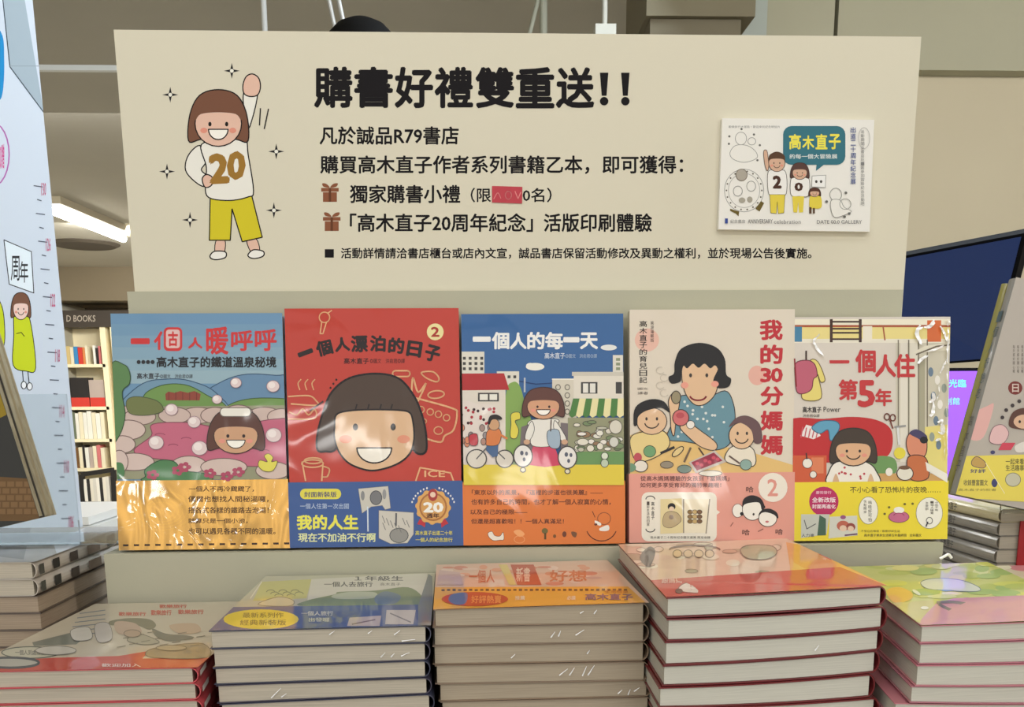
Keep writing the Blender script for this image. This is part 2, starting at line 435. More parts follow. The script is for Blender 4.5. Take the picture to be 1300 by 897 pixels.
for y in shy: MB().box((xL,YB,bx(110,y+4).z), (xM,YB+.28,bx(110,y).z)).build('shelf', M_cr, bk)
BE, CRM, BLU, RED, ORA, WHT, BLK, PNK, TAU, BRO, GRN = (214,190,130), (240,230,200), (60,140,200), (214,62,50), (226,140,80), (240,238,228), (38,34,34), (214,120,120), (186,170,160), (120,84,44), (110,120,96)
cname = {BE:'beige',CRM:'cream',BLU:'blue',RED:'red',ORA:'orange',WHT:'white',BLK:'black',PNK:'pink',TAU:'taupe',BRO:'brown',GRN:'grey-green'}
far = [('top', 462, 438, [(84,88.5,BE),(89,93,CRM),(93.5,98.5,BLU),(99,104.5,RED),(105,107.5,ORA),(108,111,CRM),(118,121,WHT),(121.5,124.5,BLK),(125,127.5,PNK)]),
       ('second', 516, 478, [(90,113,BLK),(114,133,TAU)]),
       ('third', 557, 521, [(92,96,GRN),(96.5,100.5,WHT),(101,106,CRM),(106.5,111,WHT),(111.5,117,WHT),(117.5,122,CRM),(122.5,128,WHT),(128.5,133,CRM)]),
       ('fourth', 594, 565, [(96,100,BRO),(100.5,105,CRM),(105.5,108,BLK),(108.5,113,WHT),(113.5,118,TAU),(118.5,123,CRM),(123.5,128,PNK),(128.5,133,CRM)])]
ordn = ['first','second','third','fourth','fifth','sixth','seventh','eighth','ninth']
rn = random.Random(3)
for nm, yb_, yt_, L in far:
    for k, (xa, xb, g) in enumerate(L):
        a = bx(xa, yb_); b = bx(xb, yb_); zb = bx(110, yb_).z; zt_ = bx(110, yt_+rn.uniform(0,4)).z
        o = MB().box((a.x,YB+.03,zb+.001), (b.x,YB+.2,zt_)).build('shelf_book', mat('far_%d_%d_%d' % g, g, .6))
        tag(o, 'distant %s book, %s from the left on the %s shelf of the far bookcase' % (cname[g], ordn[k], nm), 'book', 'books on the %s shelf of the far bookcase' % nm)
        if nm == 'second':
            MB().box((a.x,YB+.027,zb+.001), (b.x,YB+.0295,zb+.10)).build('cover_strip', mat('far_red', RED if k == 0 else (206,150,140), .6), o)
# dark framed tray of books low in the bookcase
fb = empty('book_rack', (-4.2,YB-.4,bx(120,645).z), 'black framed rack of pale books at the foot of the bookcase', 'rack')
A, B = onY(104,602,YB-.3), onY(144,596,YB-.3); D_, E_ = onY(105,640,YB-.3), onY(146,640,YB-.3)
M_bf = mat('black_frame', (30,28,28), .5)
for (p, q) in ((A,B),(A,D_),(D_,E_),(B,E_)): MB().tube(p, q, .035, 4).build('frame_rail', M_bf, fb)
for p in (D_, E_): MB().tube(p, (p.x,p.y,FL), .02, 6).build('leg', M_bf, fb)
mb_ = [(238,234,222),(40,38,38),(228,222,205),(215,210,198)]
for k in range(8):
    p = D_.lerp(E_, (k+1.6)/10.2); q = A.lerp(B, (k+1.6)/10.2)
    o = MB().box((p.x-.018,p.y-.02,p.z+.036), (p.x+.018,p.y+.12,p.z+(q.z-p.z)*.82)).build('shelf_book', mat('far_%d_%d_%d' % mb_[k % 4], mb_[k % 4], .6))
    tag(o, 'distant %s book, %s from the left in the black framed rack' % (['white','black','cream','grey'][k % 4], ordn[k]), 'book', 'books in the black framed rack')
# low table with pale stock behind the left stack
lt = empty('low_table', (-1.15,2.6,FL), 'pale low display table behind the left book pile', 'table')
zt2 = onY(120,668,2.5).z
MB().box((-1.9,2.3,zt2-.04), (-.75,3.1,zt2)).build('tabletop', mat('pale_table', (215,212,200), .5), lt)
for x in (-1.86,-.79):
    for y in (2.34,3.06): MB().tube((x,y,FL), (x,y,zt2-.04), .02).build('leg', MATS['pale_table'], lt)
for k, (s_, c_) in enumerate((('lower', (225,226,222)), ('upper', (240,240,236)))):
    P0 = zt2 + k*.022
    o = MB().box((-1.26+.02*k,2.36,P0), (-.93-.015*k,2.72,P0+.02)).build('magazine', mat('mag_%d' % k, c_, .4))
    tag(o, '%s of two pale magazines on the low table' % s_, 'magazine')

# ------------------------------------------------------------------ height-chart panel on the left
XP = -.62; TZ0 = -.250
def onX(px, py, X): d = ray(px, py); return d*(X/d.x)
e1 = onX(44,20,XP); e2 = onX(100,620,XP); YE = (e1.y+e2.y)/2
hp = empty('height_chart_panel', (XP-.05,YE-.25,TZ0), 'white height-chart display board with ruler ticks at far left', 'display board')
MB().box((XP-.012,YE-.62,-.2496), (XP,YE,1.0)).build('board', mat('white_board', (214,222,232), .45), hp)
for yy in (YE-.5, YE-.1): MB().box((XP-.09,yy,TZ0+.0004), (XP-.0125,yy+.03,TZ0+.02)).build('foot', mat('white_support', (200,204,210), .5), hp)
# printed face: plane facing +X ; U = +Y, V = +Z
pr = Print((XP,YE-.62,-.25), (0,1,0), (0,0,1), .62, 1.25)
pr.view(0,0,2.244)       # crop [0,0,160,400]
pr.poly([(8,-20),(28,190),(125,320),(60,-60)], (168,182,190))
pr.line([(6,-20),(28,190)], 3, (60,70,80)); pr.line([(28,190),(126,322)], 3, (60,70,80))
pr.line([(28,188),(118,188)], 2, (150,160,168))
pr.blob([(-60,60),(2,90),(12,170),(8,260),(-8,290),(-60,300)], (30,140,200))
pr.ell(-20,440,46,90,None,(190,110,180),4)
pr.text('加贈', -4,410,12,480,(215,90,150),.02)
pr.view(0,220,4.482)     # crop [0,220,170,420]
pr.poly([(22,378),(178,445),(192,680),(52,630)], (232,240,244)); pr.line([(22,378),(178,445),(192,680),(52,630)], 5, (50,48,50), True)
for q in ((62,470,110,610,'周'), (112,500,160,620,'年')): pr.text(q[4], q[0],q[1],q[2],q[3], (50,48,50), .01)
pr.view(0,420,2.9875)    # crop [0,420,160,720]
pr.blob([(-20,-120),(8,-90),(18,0),(12,60),(-20,70)], (205,215,40), K_, 3)
pr.blob([(55,-80),(95,-78),(118,-20),(135,140),(100,152),(50,130),(52,20)], (205,215,40), K_, 3)
pr.line([(62,10),(80,5),(92,20)], 3, K_); pr.line([(85,150),(88,190)], 3, K_); pr.line([(105,152),(110,195)], 3, K_)
pr.ell(90,205,10,14,(245,245,245),K_,3); pr.ell(112,210,10,14,(245,245,245),K_,3)
pr.view(0,220,4.482)
kid_head(pr, 118, 770, 44, 62, (240,205,190), (125,85,65), lw=4)
pr.view(0,0,1)
for i in range(26):
    y = 236+i*17.6; xr_ = 60 + (y-270)*.083
    wd_ = 11 if i % 2 == 0 else 5
    pr.line([(xr_-9-wd_/2,y-.5),(xr_-9+wd_/2,y+1.2*(503-y)/270)], 1.3, (90,95,110))
    if i % 4 == 0: pr.text('%d' % (130-i), xr_-5,y-4,xr_+1,y+12,(205,110,140),.01)
pr.build('chart_print', M_print, hp)

# ------------------------------------------------------------------ screens behind on the right
M_bez = mat('black_bezel', (18,18,20), .8, spec=.1)
mo = empty('tilted_monitor', (.95,1.75,FL), 'dark navy tilted monitor screen in black bezel right of the sign', 'monitor')
TLm, TRm, BRm, BLm = onY(1060,341,1.9), onY(1304,295,1.62), onY(1262,457,1.76), onY(1060,472,1.98)
Nn = ((TRm-TLm).cross(BLm-TLm)).normalized()
if Nn.y > 0: Nn = -Nn
q = [TLm,TRm,BRm,BLm]
MB().hexa([p-Nn*.03 for p in q]+[p for p in q]).build('housing', M_bez, mo)
ce = sum(q, Vector())/4
sc_ = [ce+(p-ce)*.955 for p in q]
MB().hexa([p+Nn*.0005 for p in sc_]+[p+Nn*.0015 for p in sc_]).build('screen', mat('navy_screen', (32,50,96), .35, emit=(32,50,96), estr=.25), mo)
cb = (BLm+BRm)/2 - Nn*.06
MB().tube((cb.x,cb.y+.03,FL), cb+Vector((0,.03,.12)), .025).build('pole', M_bez, mo)
MB().lathe((cb.x,cb.y+.03,FL), [(0,0),(.2,0),(.2,.02),(.03,.03)]).build('base', M_bez, mo)
ki = empty('kiosk_screen', (.75,1.5,FL), 'glowing purple kiosk screen with cyan text behind the rightmost upright book', 'screen')
P1, P2, P3, P4 = onY(1110,469,1.5), onY(1250,465,1.5), onY(1250,660,1.5), onY(1110,660,1.5)
MB().box((P1.x-.012,1.503,P4.z-.012), (P2.x+.012,1.53,P1.z+.002)).build('housing', M_bez, ki)
MB().box((P1.x,1.5,P4.z), (P2.x,1.504,P1.z-.003)).build('screen', mat('purple_screen', (140,80,235), .4, emit=(150,92,245), estr=.62), ki)
MB().box(((P1.x+P2.x)/2-.04,1.53,FL), ((P1.x+P2.x)/2+.04,1.57,P4.z+.05)).build('pedestal', M_bez, ki)
pr = Print((P1.x,1.5,P4.z), (1,0,0), (0,0,1), P2.x-P1.x, P1.z-P4.z); pr.view(1130,380,4.982)
pr.text('歡迎光臨', 260,505,480,555,(90,220,250),.02); pr.text('文創館', 300,620,440,665,(120,205,250),.01)
pr.build('screen_text', mat('cyan_glow', attr=True, emit=(90,210,250), estr=.8), ki)

# ================================================================== DISPLAY TABLE
TZ = -.250
tb = empty('display_table', (.05,.72,FL), 'wooden display table under all the book piles', 'table')
M_tw = mat('table_wood', (150,132,108), .5, noise=((2,30,2), .2))
MB().box((-.95,.56,TZ-.03), (.95,1.22,TZ)).build('tabletop', M_tw, tb)
for x in (-.9,.86):
    for y in (.60,1.14): MB().box((x,y,FL), (x+.05,y+.05,TZ-.03)).build('leg', M_tw, tb)

# ------------------------------------------------------------------ card display stand
YL, ZL = .8205, -.1310
sd_ = empty('display_stand', (.05,.86,TZ), 'grey-green card stand with ledge and back panel holding the upright books', 'stand')
mb = MB().box((-.3185,YL,TZ), (.4215,.8995,ZL)); mb.build('ledge_box', M_stand, sd_)
MB().box((-.2985,.8740,ZL), (.3925,.8845,.0925)).build('back_panel', M_stand, sd_)

# ------------------------------------------------------------------ promotional sign
YS = .8862
sg = empty('promotional_sign', (.05,YS,ZL), 'large cream promotional signboard with black Chinese lettering above the books', 'sign')
sx0, sx1, sz0, sz1 = -.2958, .3983, ZL, .3058
MB().box((sx0,YS,sz0), (sx1,YS+.005,sz1)).build('board', M_board, sg)
MB().box((sx0,YS+.0051,sz0), (sx1,YS+.0058,sz1)).build('backing_sheet', mat('white_backing', (240,238,230), .6), sg)
def SP(k): return Print((sx0,YS,sz0), (1,0,0), (0,0,1), sx1-sx0, sz1-sz0, 2e-5+k*2e-5)
p = SP(1).view(380,60,2.6)
xs = [52,185,318,450,585,718,850]
for i, ch in enumerate('購書好禮雙重送'): p.text(ch, xs[i], 68+i*.3, xs[i]+120, 196+i*.3, K_, .031)
for x in (992,1062): p.poly([(x,84),(x+28,84),(x+22,160),(x+6,160)], K_); p.ell(x+14,178,14,14,K_)
p.build('headline', M_print, sg)
def tl(t, box, b=.016, view=(380,60,2.6)):
    p = SP(1).view(*view); p.text(t, *box, K_, b); p.build('text_line', M_print, sg)
tl('凡於誠品R79書店', (68,262,525,320), .022)
tl('購買高木直子作者系列書籍乙本，即可獲得：', (70,358,1266,417), .022)
p = SP(1).view(380,60,2.6); p.text('獨家購書小禮', 168,455,530,513,K_,.022); p.text('（限', 566,464,632,511,K_,.018); p.text('30', 645,466,720,508,K_,.018)
p.text('0名）', 738,464,832,511,K_,.018); p.build('text_line', M_print, sg)
tl('「高木直子20周年紀念」', (168,549,770,608), .022); tl('活版印刷體驗', (808,549,1163,608), .022)
p = SP(1).view(380,60,2.6); p.rect_(84,666,114,694,K_)
p.text('活動詳情請洽書店櫃台或店內文宣，誠品書店保留活動修改及異動之權利，並於現場公告後實施。', 138,662,1690,697,K_,.022); p.build('text_line', M_print, sg)
for (x, y) in ((72,450),(78,546)):
    p = SP(1).view(380,60,2.6); br = (140,88,62); dk = (104,64,44)
    p.rect_(x,y+14,x+58,y+26,br); p.rect_(x+6,y+28,x+52,y+60,br); p.rect_(x+25,y+14,x+33,y+60,dk)
    p.blob([(x+28,y+13),(x+8,y+10),(x+4,y-1),(x+18,y+1)], br); p.blob([(x+30,y+13),(x+50,y+10),(x+55,y-1),(x+40,y+1)], br)
    p.build('gift_icon', M_print, sg)
p = SP(0).view(140,30,2.638)
# sparkles: concave diamonds
for (x, y) in ((407,158),(201,238),(556,428),(190,495),(548,625),(267,657)):
    q = SP(1).view(140,30,2.638); o_ = 27; i_ = 7
    pts = []
    for k in range(8):
        r_ = o_ if k % 2 == 0 else i_; pts.append((x+r_*cos(k*pi/4), y+r_*sin(k*pi/4)))
    q.poly(pts, (40,38,40)); q.ell(x, y, 6.2, 6.2, (240,238,225)); q.build('sparkle', M_print, sg)
# generic waving child
kc = (38,34,34); sk = (229,190,170)
p.blob([(450,300),(445,245),(455,225),(490,228),(490,260),(475,320),(462,350)], (238,236,226), kc, 4)
p.blob([(449,235),(444,210),(452,182),(466,170),(482,170),(498,184),(503,212),(494,238),(470,244)], sk, kc, 4)
p.blob([(300,408),(262,440),(252,490),(285,530),(318,545),(330,515),(305,490),(320,460)], (238,236,226), kc, 4)
p.blob([(355,725),(352,770),(380,770),(384,725)], sk, kc, 3); p.blob([(457,722),(472,765),(500,765),(490,722)], sk, kc, 3)
p.blob([(335,775),(350,762),(385,764),(386,782),(358,790),(338,786)], (240,238,230), kc, 4); p.blob([(462,772),(480,757),(512,762),(512,778),(485,786),(466,782)], (240,238,230), kc, 4)
p.poly([(335,570),(470,560),(509,715),(442,730),(408,620),(402,725),(332,725)], (214,200,48)); p.line([(335,570),(470,560),(509,715),(442,730),(408,620),(402,725),(332,725)], 4, kc, True)
p.blob([(305,405),(380,392),(450,385),(462,440),(480,560),(462,580),(400,592),(330,582),(318,540),(322,480)], (238,236,226), kc, 4)
p.blob([(308,520),(322,505),(342,515),(340,540),(318,548)], sk, kc, 4)
p.text('2', 336,440,392,530,(160,120,55),.05,rot=-.05); p.text('0', 396,432,448,518,(160,120,55),.05,rot=.05)
kid_head(p, 362, 335, 78, 76, sk, (122,84,66), kc, 4, 'open')
p.line([(503,284),(500,340)], 4, kc); p.line([(530,286),(516,352)], 4, kc)
p.build('printed_child', M_print, sg)
# red sticker over the number (small proud slip of paper)
q = [onY(380+x/2.6, 60+y/2.6, YS) for x, y in ((636,458),(736,461),(735,516),(636,512))]
st = MB().hexa([v+Vector((0,-.0004,0)) for v in (q[3],q[2],q[1],q[0])]+[v+Vector((0,-.0009,0)) for v in (q[3],q[2],q[1],q[0])]).build('red_sticker', mat('red_slip', (186,42,58), .5), sg, label='small red sticker covering a number')
pp = Print(Vector((sx0,YS-.0009,sz0)), (1,0,0), (0,0,1), sx1-sx0, sz1-sz0).view(380,60,2.6)
pp.line([(642,500),(655,480),(665,498)], 3, (225,140,140), smooth=True); pp.ell(690,488,10,13,None,(225,140,140),3); pp.line([(712,475),(722,500),(731,478)], 3, (225,140,140))
pp.build('sticker_marks', M_print, st)

# ------------------------------------------------------------------ mounted picture card on the sign
YC = YS-.006
cA, cB, cC_, cD = onY(912,291,YC), onY(1104,294,YC), onY(1110,152,YC), onY(917,150,YC)
pc = empty('picture_card', (cA.x,YC,cA.z), 'white illustrated card mounted on the right of the sign', 'card')
Uc = (cB-cA).normalized(); Vc = (cD-cA).normalized(); wc, hc = (cB-cA).length, (cD-cA).length
q = [cA,cB,cC_,cD]
MB().hexa([v+Vector((0,.0056,0)) for v in q]+q).build('card_board', mat('white_card', (236,234,226), .6), pc)
p = Print(cA, Uc, Vc, wc, hc).view(900,140,5.605)
p.text('歡樂旅行大冒險・歡迎來玩紀念明信片', 140,108,505,126,(110,110,110),.0)
gy = (150,150,145)
p.ell(228,200,40,45,None,gy,4); p.blob([(190,250),(270,250),(330,290),(340,340),(250,370),(170,345),(150,300)], (236,234,226), gy, 4); p.ell(305,220,28,26,None,gy,4)
for (x, y) in ((232,133),(320,172),(362,248),(345,355),(142,238),(145,185)): p.ell(x,y,8,8,(110,110,105))
p.ell(250,570,140,152,None,gy,4); p.ell(250,570,112,122,None,gy,3)
for k in range(18):
    a = k*pi/9; p.ell(250+126*cos(a),570+137*sin(a),6,6,(110,105,95))
p.ell(232,460,40,42,(175,168,155),(110,100,85),4); p.ell(205,575,32,36,None,gy,4); p.ell(300,540,32,36,None,gy,4); p.ell(235,640,24,20,(170,165,150)); p.ell(290,635,20,22,(170,165,150))
p.poly([(150,700),(215,720),(210,755),(190,735),(150,715)], (110,95,50)); p.poly([(330,700),(370,645),(392,660),(360,720)], (110,95,50))
teal = (62,118,132)
p.rr(527,112,970,388,60,teal); p.poly([(765,380),(760,432),(820,385)], teal)
for i, ch in enumerate('高木直子'): p.text(ch, 572+i*94, 172+ (0 if i != 1 else 10), 652+i*94, 275, (238,228,90), .03)
p.text('的每一個大冒險展', 575,312,912,345,(225,232,228),.015)
sk2 = (214,176,150)
p.blob([(388,300),(400,282),(415,300),(425,400),(412,430),(395,380)], sk2, (70,60,55), 4)
p.blob([(420,440),(480,430),(545,440),(548,595),(480,605),(425,595)], (240,238,232), (80,75,70), 4)
p.poly([(432,600),(540,600),(532,730),(492,735),(485,650),(478,735),(438,730)], (226,206,80)); p.line([(432,600),(540,600),(532,730),(492,735),(485,650),(478,735),(438,730)], 3, (120,110,60), True)
kid_head(p, 482, 375, 58, 62, sk2, (92,68,52), (70,60,55), 4, bob=False)
p.text('2', 458,470,510,552,(80,55,45),.05)
p.blob([(585,480),(640,470),(708,482),(708,605),(640,612),(582,600)], (240,238,232), (80,75,70), 4)
p.poly([(592,612),(676,612),(668,725),(640,728),(634,650),(626,728),(600,725)], (226,206,80))
kid_head(p, 645, 445, 52, 48, sk2, (92,68,62), (70,60,55), 4)
p.text('0', 612,518,662,572,(80,55,45),.05)
p.poly([(732,468),(830,462),(826,550),(730,545)], (240,240,236)); p.line([(732,468),(830,462),(826,550),(730,545)], 4, gy, True); p.ell(762,508,9,10,(80,75,70)); p.ell(796,508,9,10,(80,75,70))
p.blob([(720,610),(790,610),(798,690),(745,700),(715,690)], (226,206,80)); p.rect_(712,690,728,735,(92,68,52)); p.rect_(738,695,752,735,(92,68,52))
kid_head(p, 750, 590, 34, 26, sk2, (92,60,50), (70,60,55), 3)
p.ell(900,600,42,45,None,gy,4); p.blob([(870,640),(930,640),(960,690),(1010,720),(950,750),(890,760),(865,700)], (236,234,226), gy, 4); p.ell(968,668,40,38,None,gy,4)
for (x, y) in ((835,650),(972,588),(995,735),(962,758)): p.ell(x,y,10,9,(110,110,105))
p.vtext('出道二十周年紀念展', 1005,1042,118,530,(84,98,150),.012)
p.vtext('活動期間來書店玩一起參加冒險紀念活動吧', 1078,1102,140,680,(130,130,130),.0)
p.ell(1100,200,40,75,None,(170,170,168),3)
p.rect_(112,770,132,806,(60,80,150)); p.text('紀念書店', 150,778,255,804,(120,120,120),.0); p.text('ANNIVERSARY', 275,776,450,806,(90,90,90),.0); p.text('celebration', 460,780,650,808,(130,130,130),.0); p.text('DATE 00.0 GALLERY', 765,782,1085,808,(110,110,110),.0)
p.build('card_print', M_print, pc)

# ================================================================== UPRIGHT BOOKS
lean = radians(7.0)
def upright(name_label, pxb, ytop, th, cover, spinecol=None):
    """pxb = (left,right) px and base y px at the front foot; leans back on the panel"""
    (xl_, yl_), (xr_, yr_) = pxb
    Yf = .8285
    A = onY(xl_, yl_, Yf); B = onY(xr_, yr_, Yf); A.z = B.z = ZL+.0004
    Vv = Vector((0, sin(lean), cos(lean))); Nv = Vector((0, -cos(lean), sin(lean)))
    d = ray((xl_+xr_)/2, ytop); t = A.dot(Nv)/d.dot(Nv); h = (d*t-A).dot(Vv)
    w_ = B.x-A.x
    # thickness: spine side at -N*th
    Bk = -Nv*th; Z0 = Vector((0,0,0))
    lift = Vector((0,0,abs(Bk.z)))          # back foot is the lowest point
    A = A+lift; B = B+lift
    P = [A+Bk, B+Bk, B+Bk+Vv*h, A+Bk+Vv*h, A, B, B+Vv*h, A+Vv*h]
    bk = empty('picture_book', (A+B)/2+Bk*.5, name_label, 'book', 'upright books facing out on the stand')
    book_parts(bk, P, cov(cover), M_cream, 'L', 0)
    pr = Print(A, Vector((1,0,0)), Vv, w_, h, lift=3e-4)
    return bk, pr, (A, B, Vv, Nv, h, w_, th)
def band(bk, info, ypx, xc, m, col, side=True):
    A, B, Vv, Nv, h, w_, th = info
    d = ray(xc, ypx); t = A.dot(Nv)/d.dot(Nv); hb = (d*t-A).dot(Vv)
    mb = MB(); e = .0011
    mb.obox(A+Nv*.0005-Vector((e,0,0))+Vv*.0006, Vector((1,0,0)), Vv, Nv, w_+2*e, hb-.0006, e-.0005)
    mb.obox(A+Nv*e-Vector((e,0,0))+Vv*.0006, Vector((1,0,0)), Vv, Nv, .0008, hb-.0006, -th*.9-e)
    mb.obox(B+Nv*e+Vector((e-.0008,0,0))+Vv*.0006, Vector((1,0,0)), Vv, Nv, .0008, hb-.0006, -th*.9-e)
    ob = mb.build('paper_band', mat('band_%d_%d_%d' % col, col, .45, coat=.6, crough=.1) if m is None else m, bk)
    p = Print(A+Nv*e-Vector((e,0,0)), Vector((1,0,0)), Vv, w_+2*e, hb, lift=3e-5)
    p.base(col); return ob, p
S = 897/330
# ---- book 1 : hot spring
bk, p, inf = upright('leftmost upright picture book, blue sky and pink hot spring cover with gold band', ((153,697),(367,697)), 400, .013, (120,150,175))
p.base((108,148,180)); p.view(130,380,S)
for k in range(6): p.rect_(30, 45+k*40, 640, 90+k*40, tuple(int(a+(b-a)*k/5) for a, b in zip((108,148,182), (150,178,190))))
p.text('一', 100,138,162,150,(205,50,52),.03)
p.text('亻', 180,112,206,172,(205,50,52),.04); p.rr(212,96,276,178,16,(205,50,52)); p.rr(220,104,268,168,10,(225,190,185)); p.text('古', 228,112,260,160,(205,50,52),.04)
p.text('人', 298,132,344,168,(205,50,52),.04)
for ch, q in zip('暖呼呼', ((360,96,434,188),(446,108,518,176),(528,104,600,176))): p.text(ch, *q, (205,50,52), .024)
for i in range(4): p.ell(126+i*16, 216, 7, 7, (35,35,40))
p.text('高木直子的鐵道溫泉秘境', 188,198,600,234,(30,32,36),.03)
p.text('高木直子', 120,254,198,274,(50,50,55),.02); p.text('◎圖文　洪俞君◎譯', 200,258,312,272,(70,70,75),.0)
p.blob([(330,340),(420,280),(500,258),(600,262),(660,270),(660,400),(330,400)], (104,140,172), (50,80,110), 3)
p.blob([(60,360),(140,290),(220,275),(300,280),(390,320),(420,400),(60,400)], (112,148,172), (50,80,110), 3)
p.blob([(140,340),(170,310),(230,292),(300,298),(370,335),(420,360),(430,410),(130,410)], (112,148,78), (60,90,50), 3)
p.poly([(218,326),(228,318),(250,322),(270,316),(295,322),(318,316),(340,326),(336,348),(220,348)], (142,66,50))
for k in range(5): p.line([(230+k*24,320),(230+k*24,348)], 2, (100,40,35))
p.blob([(430,370),(480,348),(560,340),(660,350),(660,400),(430,400)], (112,148,78), (60,90,50), 3)
p.poly([(30,370),(660,365),(660,620),(30,620)], (150,150,120))
for q in ((70,395,48),(130,405,55),(330,400,60),(390,400,50),(250,400,55),(560,400,60),(620,405,50),(470,392,50)): p.ell(q[0],q[1],q[2],28,(205,182,172),(120,95,90),3)
p.blob([(110,520),(170,470),(175,430),(300,425),(420,440),(660,415),(660,560),(500,575),(300,560),(160,545)], (196,104,128), (130,70,85), 3)
for k in range(9): p.arc(200+k*45, 470+(k*37) % 60, 18, 8, 200, 340, 2.5, (150,70,95))
for q in ((90,450,60,34),(70,500,45,30),(110,560,70,30),(300,570,60,30),(420,578,80,30),(590,590,60,30),(60,560,30,40)): p.ell(q[0],q[1],q[2],q[3],(212,190,180),(120,95,90),3)
p.blob([(85,350),(120,335),(190,350),(210,385),(150,400),(95,392)], (112,120,70), (60,70,50), 2)
p.blob([(30,235),(75,225),(95,250),(95,290),(70,320),(80,400),(60,470),(30,480)], (92,132,80), (50,80,50), 3)
p.blob([(150,610),(150,585),(200,555),(250,560),(280,590),(350,600),(370,625),(150,625)], (78,128,80), (40,80,50), 3)
p.blob([(30,570),(70,565),(75,610),(30,620)], (78,128,80))
for (x, y) in ((285,578),(262,590),(372,600),(430,610),(470,595),(175,605)):
    for a in range(5): p.ell(x+14*cos(a*1.257), y+11*sin(a*1.257), 9, 7, (176,74,100))
for (x, y, r) in ((240,380,22),(318,423,22),(397,345,17),(187,494,26),(337,513,27),(592,468,27),(462,288,19),(590,300,22)):
    p.ell(x,y,r,r*.9,(226,206,204),(150,120,130),2); p.ell(x-r*.2,y-r*.2,r*.55,r*.5,(242,230,226))
kid_head(p, 462, 470, 76, 62, (206,160,125), (92,58,48), (50,36,34), 3, 'open')
p.rr(408,374,514,404,14,(236,232,220),(120,110,100),3)
p.blob([(545,555),(570,560),(560,540),(575,532),(590,545),(585,560),(605,558),(590,590),(560,592),(540,575)], (226,216,90), (110,100,50), 2)
p.build('cover_print', M_gloss, bk)
ob, p = band(bk, inf, 609, 260, M_gold, (186,142,70)); p.view(140,600,5.652)
for r in (60,80,100,120,140): p.arc(370,270,r*1.5,r, 0, 360, 3, (196,152,70), 24)
for t, q in (('一個人不再冷颼颼了，',(565,95,1030,135)),('偶爾也想找人間秘湯囉，',(560,165,1135,210)),('搭各式各樣的鐵路去泡湯！',(560,245,1135,290)),('就算只是一個小池，',(560,325,985,362)),('也可以遇見各種不同的溫暖。',(560,395,1185,440))):
    p.text(t, *q, (70,44,16), .02)
for k in range(16): p.rect_(92+k*77, 512-k*.9, 130+k*77, 526-k*.9, (50,30,14))
p.build('band_print', M_gold, ob)

# ---- book 2 : red
bk, p, inf = upright('red upright picture book with big smiling bob-haired head and blue band', ((370,696),(587,696)), 394, .015, (196,66,52))
p.base((192,66,54)); p.view(355,380,S)
for ch, q, r in (('一',(64,180,114,188),-.35),('個',(128,142,180,192),-.25),('人',(192,132,240,178),-.1),('漂',(248,126,302,180),-.03),('泊',(314,126,364,178),.03),('的',(378,134,428,184),.08),('日',(442,146,488,196),.15),('子',(504,160,552,212),.25)):
    p.text(ch, *q, (34,24,24), .045, rot=r)
p.text('高木直子', 222,202,308,222,(60,24,24),.02); p.text('◎圖文　洪俞君◎譯', 312,204,432,220,(80,30,28),.0)
p.ell(537,112,29,29,(236,222,160)); p.text('2', 524,96,550,128,(170,50,40),.03)
cr_ = (230,178,130)
p.ell(155,62,18,18,None,cr_,4); p.line([(146,76),(140,118),(150,118),(162,78)], 4, cr_); p.line([(166,48),(180,38)], 4, cr_)
for k in range(3): p.line([(70+k*24,312),(64+k*24,290),(74+k*24,276)], 4, cr_, smooth=True)
p.line([(30,335),(100,332),(125,348),(128,365),(40,360)], 5, cr_, smooth=True); p.line([(30,412),(110,412),(128,398),(120,380),(100,398),(80,378),(60,398),(34,388)], 5, cr_, smooth=True)
p.line([(105,384),(150,352)], 6, (60,30,28)); 
for k in range(3): p.ell(176+k*10, 305-k*14, 3.5, 4, (50,24,22))
p.rr(390,246,450,266,10,None,cr_,5); p.line([(490,252),(530,250),(550,272),(540,284),(505,270)], 5, cr_, True, True); p.ell(540,328,28,13,None,cr_,5,-.1)
p.line([(455,340),(460,270),(478,320),(505,290),(478,350)], 6, cr_, smooth=True)
p.line([(470,340),(595,375),(612,395),(600,450),(570,470),(555,492),(500,478)], 6, cr_, smooth=True)
for q in ((488,380),(520,388),(548,396),(576,408)): p.ell(q[0],q[1],11,11,None,cr_,4)
p.ell(548,452,15,13,None,cr_,4); p.ell(498,420,9,8,None,cr_,4)
p.line([(78,560),(90,625)], 5, cr_); p.line([(150,565),(146,625)], 5, cr_); p.ell(114,566,37,13,None,cr_,5); p.line([(150,575),(172,585),(165,610),(148,612)], 5, cr_, smooth=True); p.ell(116,556,30,10,None,cr_,5)
p.line([(470,625),(485,580),(590,598),(600,625)], 5, cr_); p.text('ICE', 500,590,570,612,cr_,.02)
# big head (generic)
hb_ = (78,62,52); ho = (34,26,26)
p.blob([(132,520),(130,470),(150,390),(180,320),(240,272),(330,256),(410,272),(462,330),(492,400),(506,470),(504,525),(470,528),(420,470),(240,470),(190,520),(160,524)], hb_, ho, 7)
p.blob([(190,440),(196,398),(240,384),(320,380),(410,382),(448,390),(460,420),(464,480),(450,530),(410,565),(350,586),(300,588),(240,565),(205,525),(190,480)], (222,184,146), ho, 6)
for x in (262,304,346,384): p.line([(x,380),(x+5,362)], 5, ho)
p.ell(262,440,9,12,ho); p.ell(392,440,9,12,ho); p.ell(228,482,22,14,(226,150,120)); p.ell(428,482,22,14,(226,150,120))
pts = [(327+60*cos(radians(a)), 512+52*sin(radians(a))) for a in range(0,181,12)]; p.poly(pts, (244,238,224)); p.line(pts, 5, ho, True)
p.build('cover_print', M_gloss, bk)
ob, p = band(bk, inf, 611, 477, None, (62,92,150)); p.view(365,605,5.652)
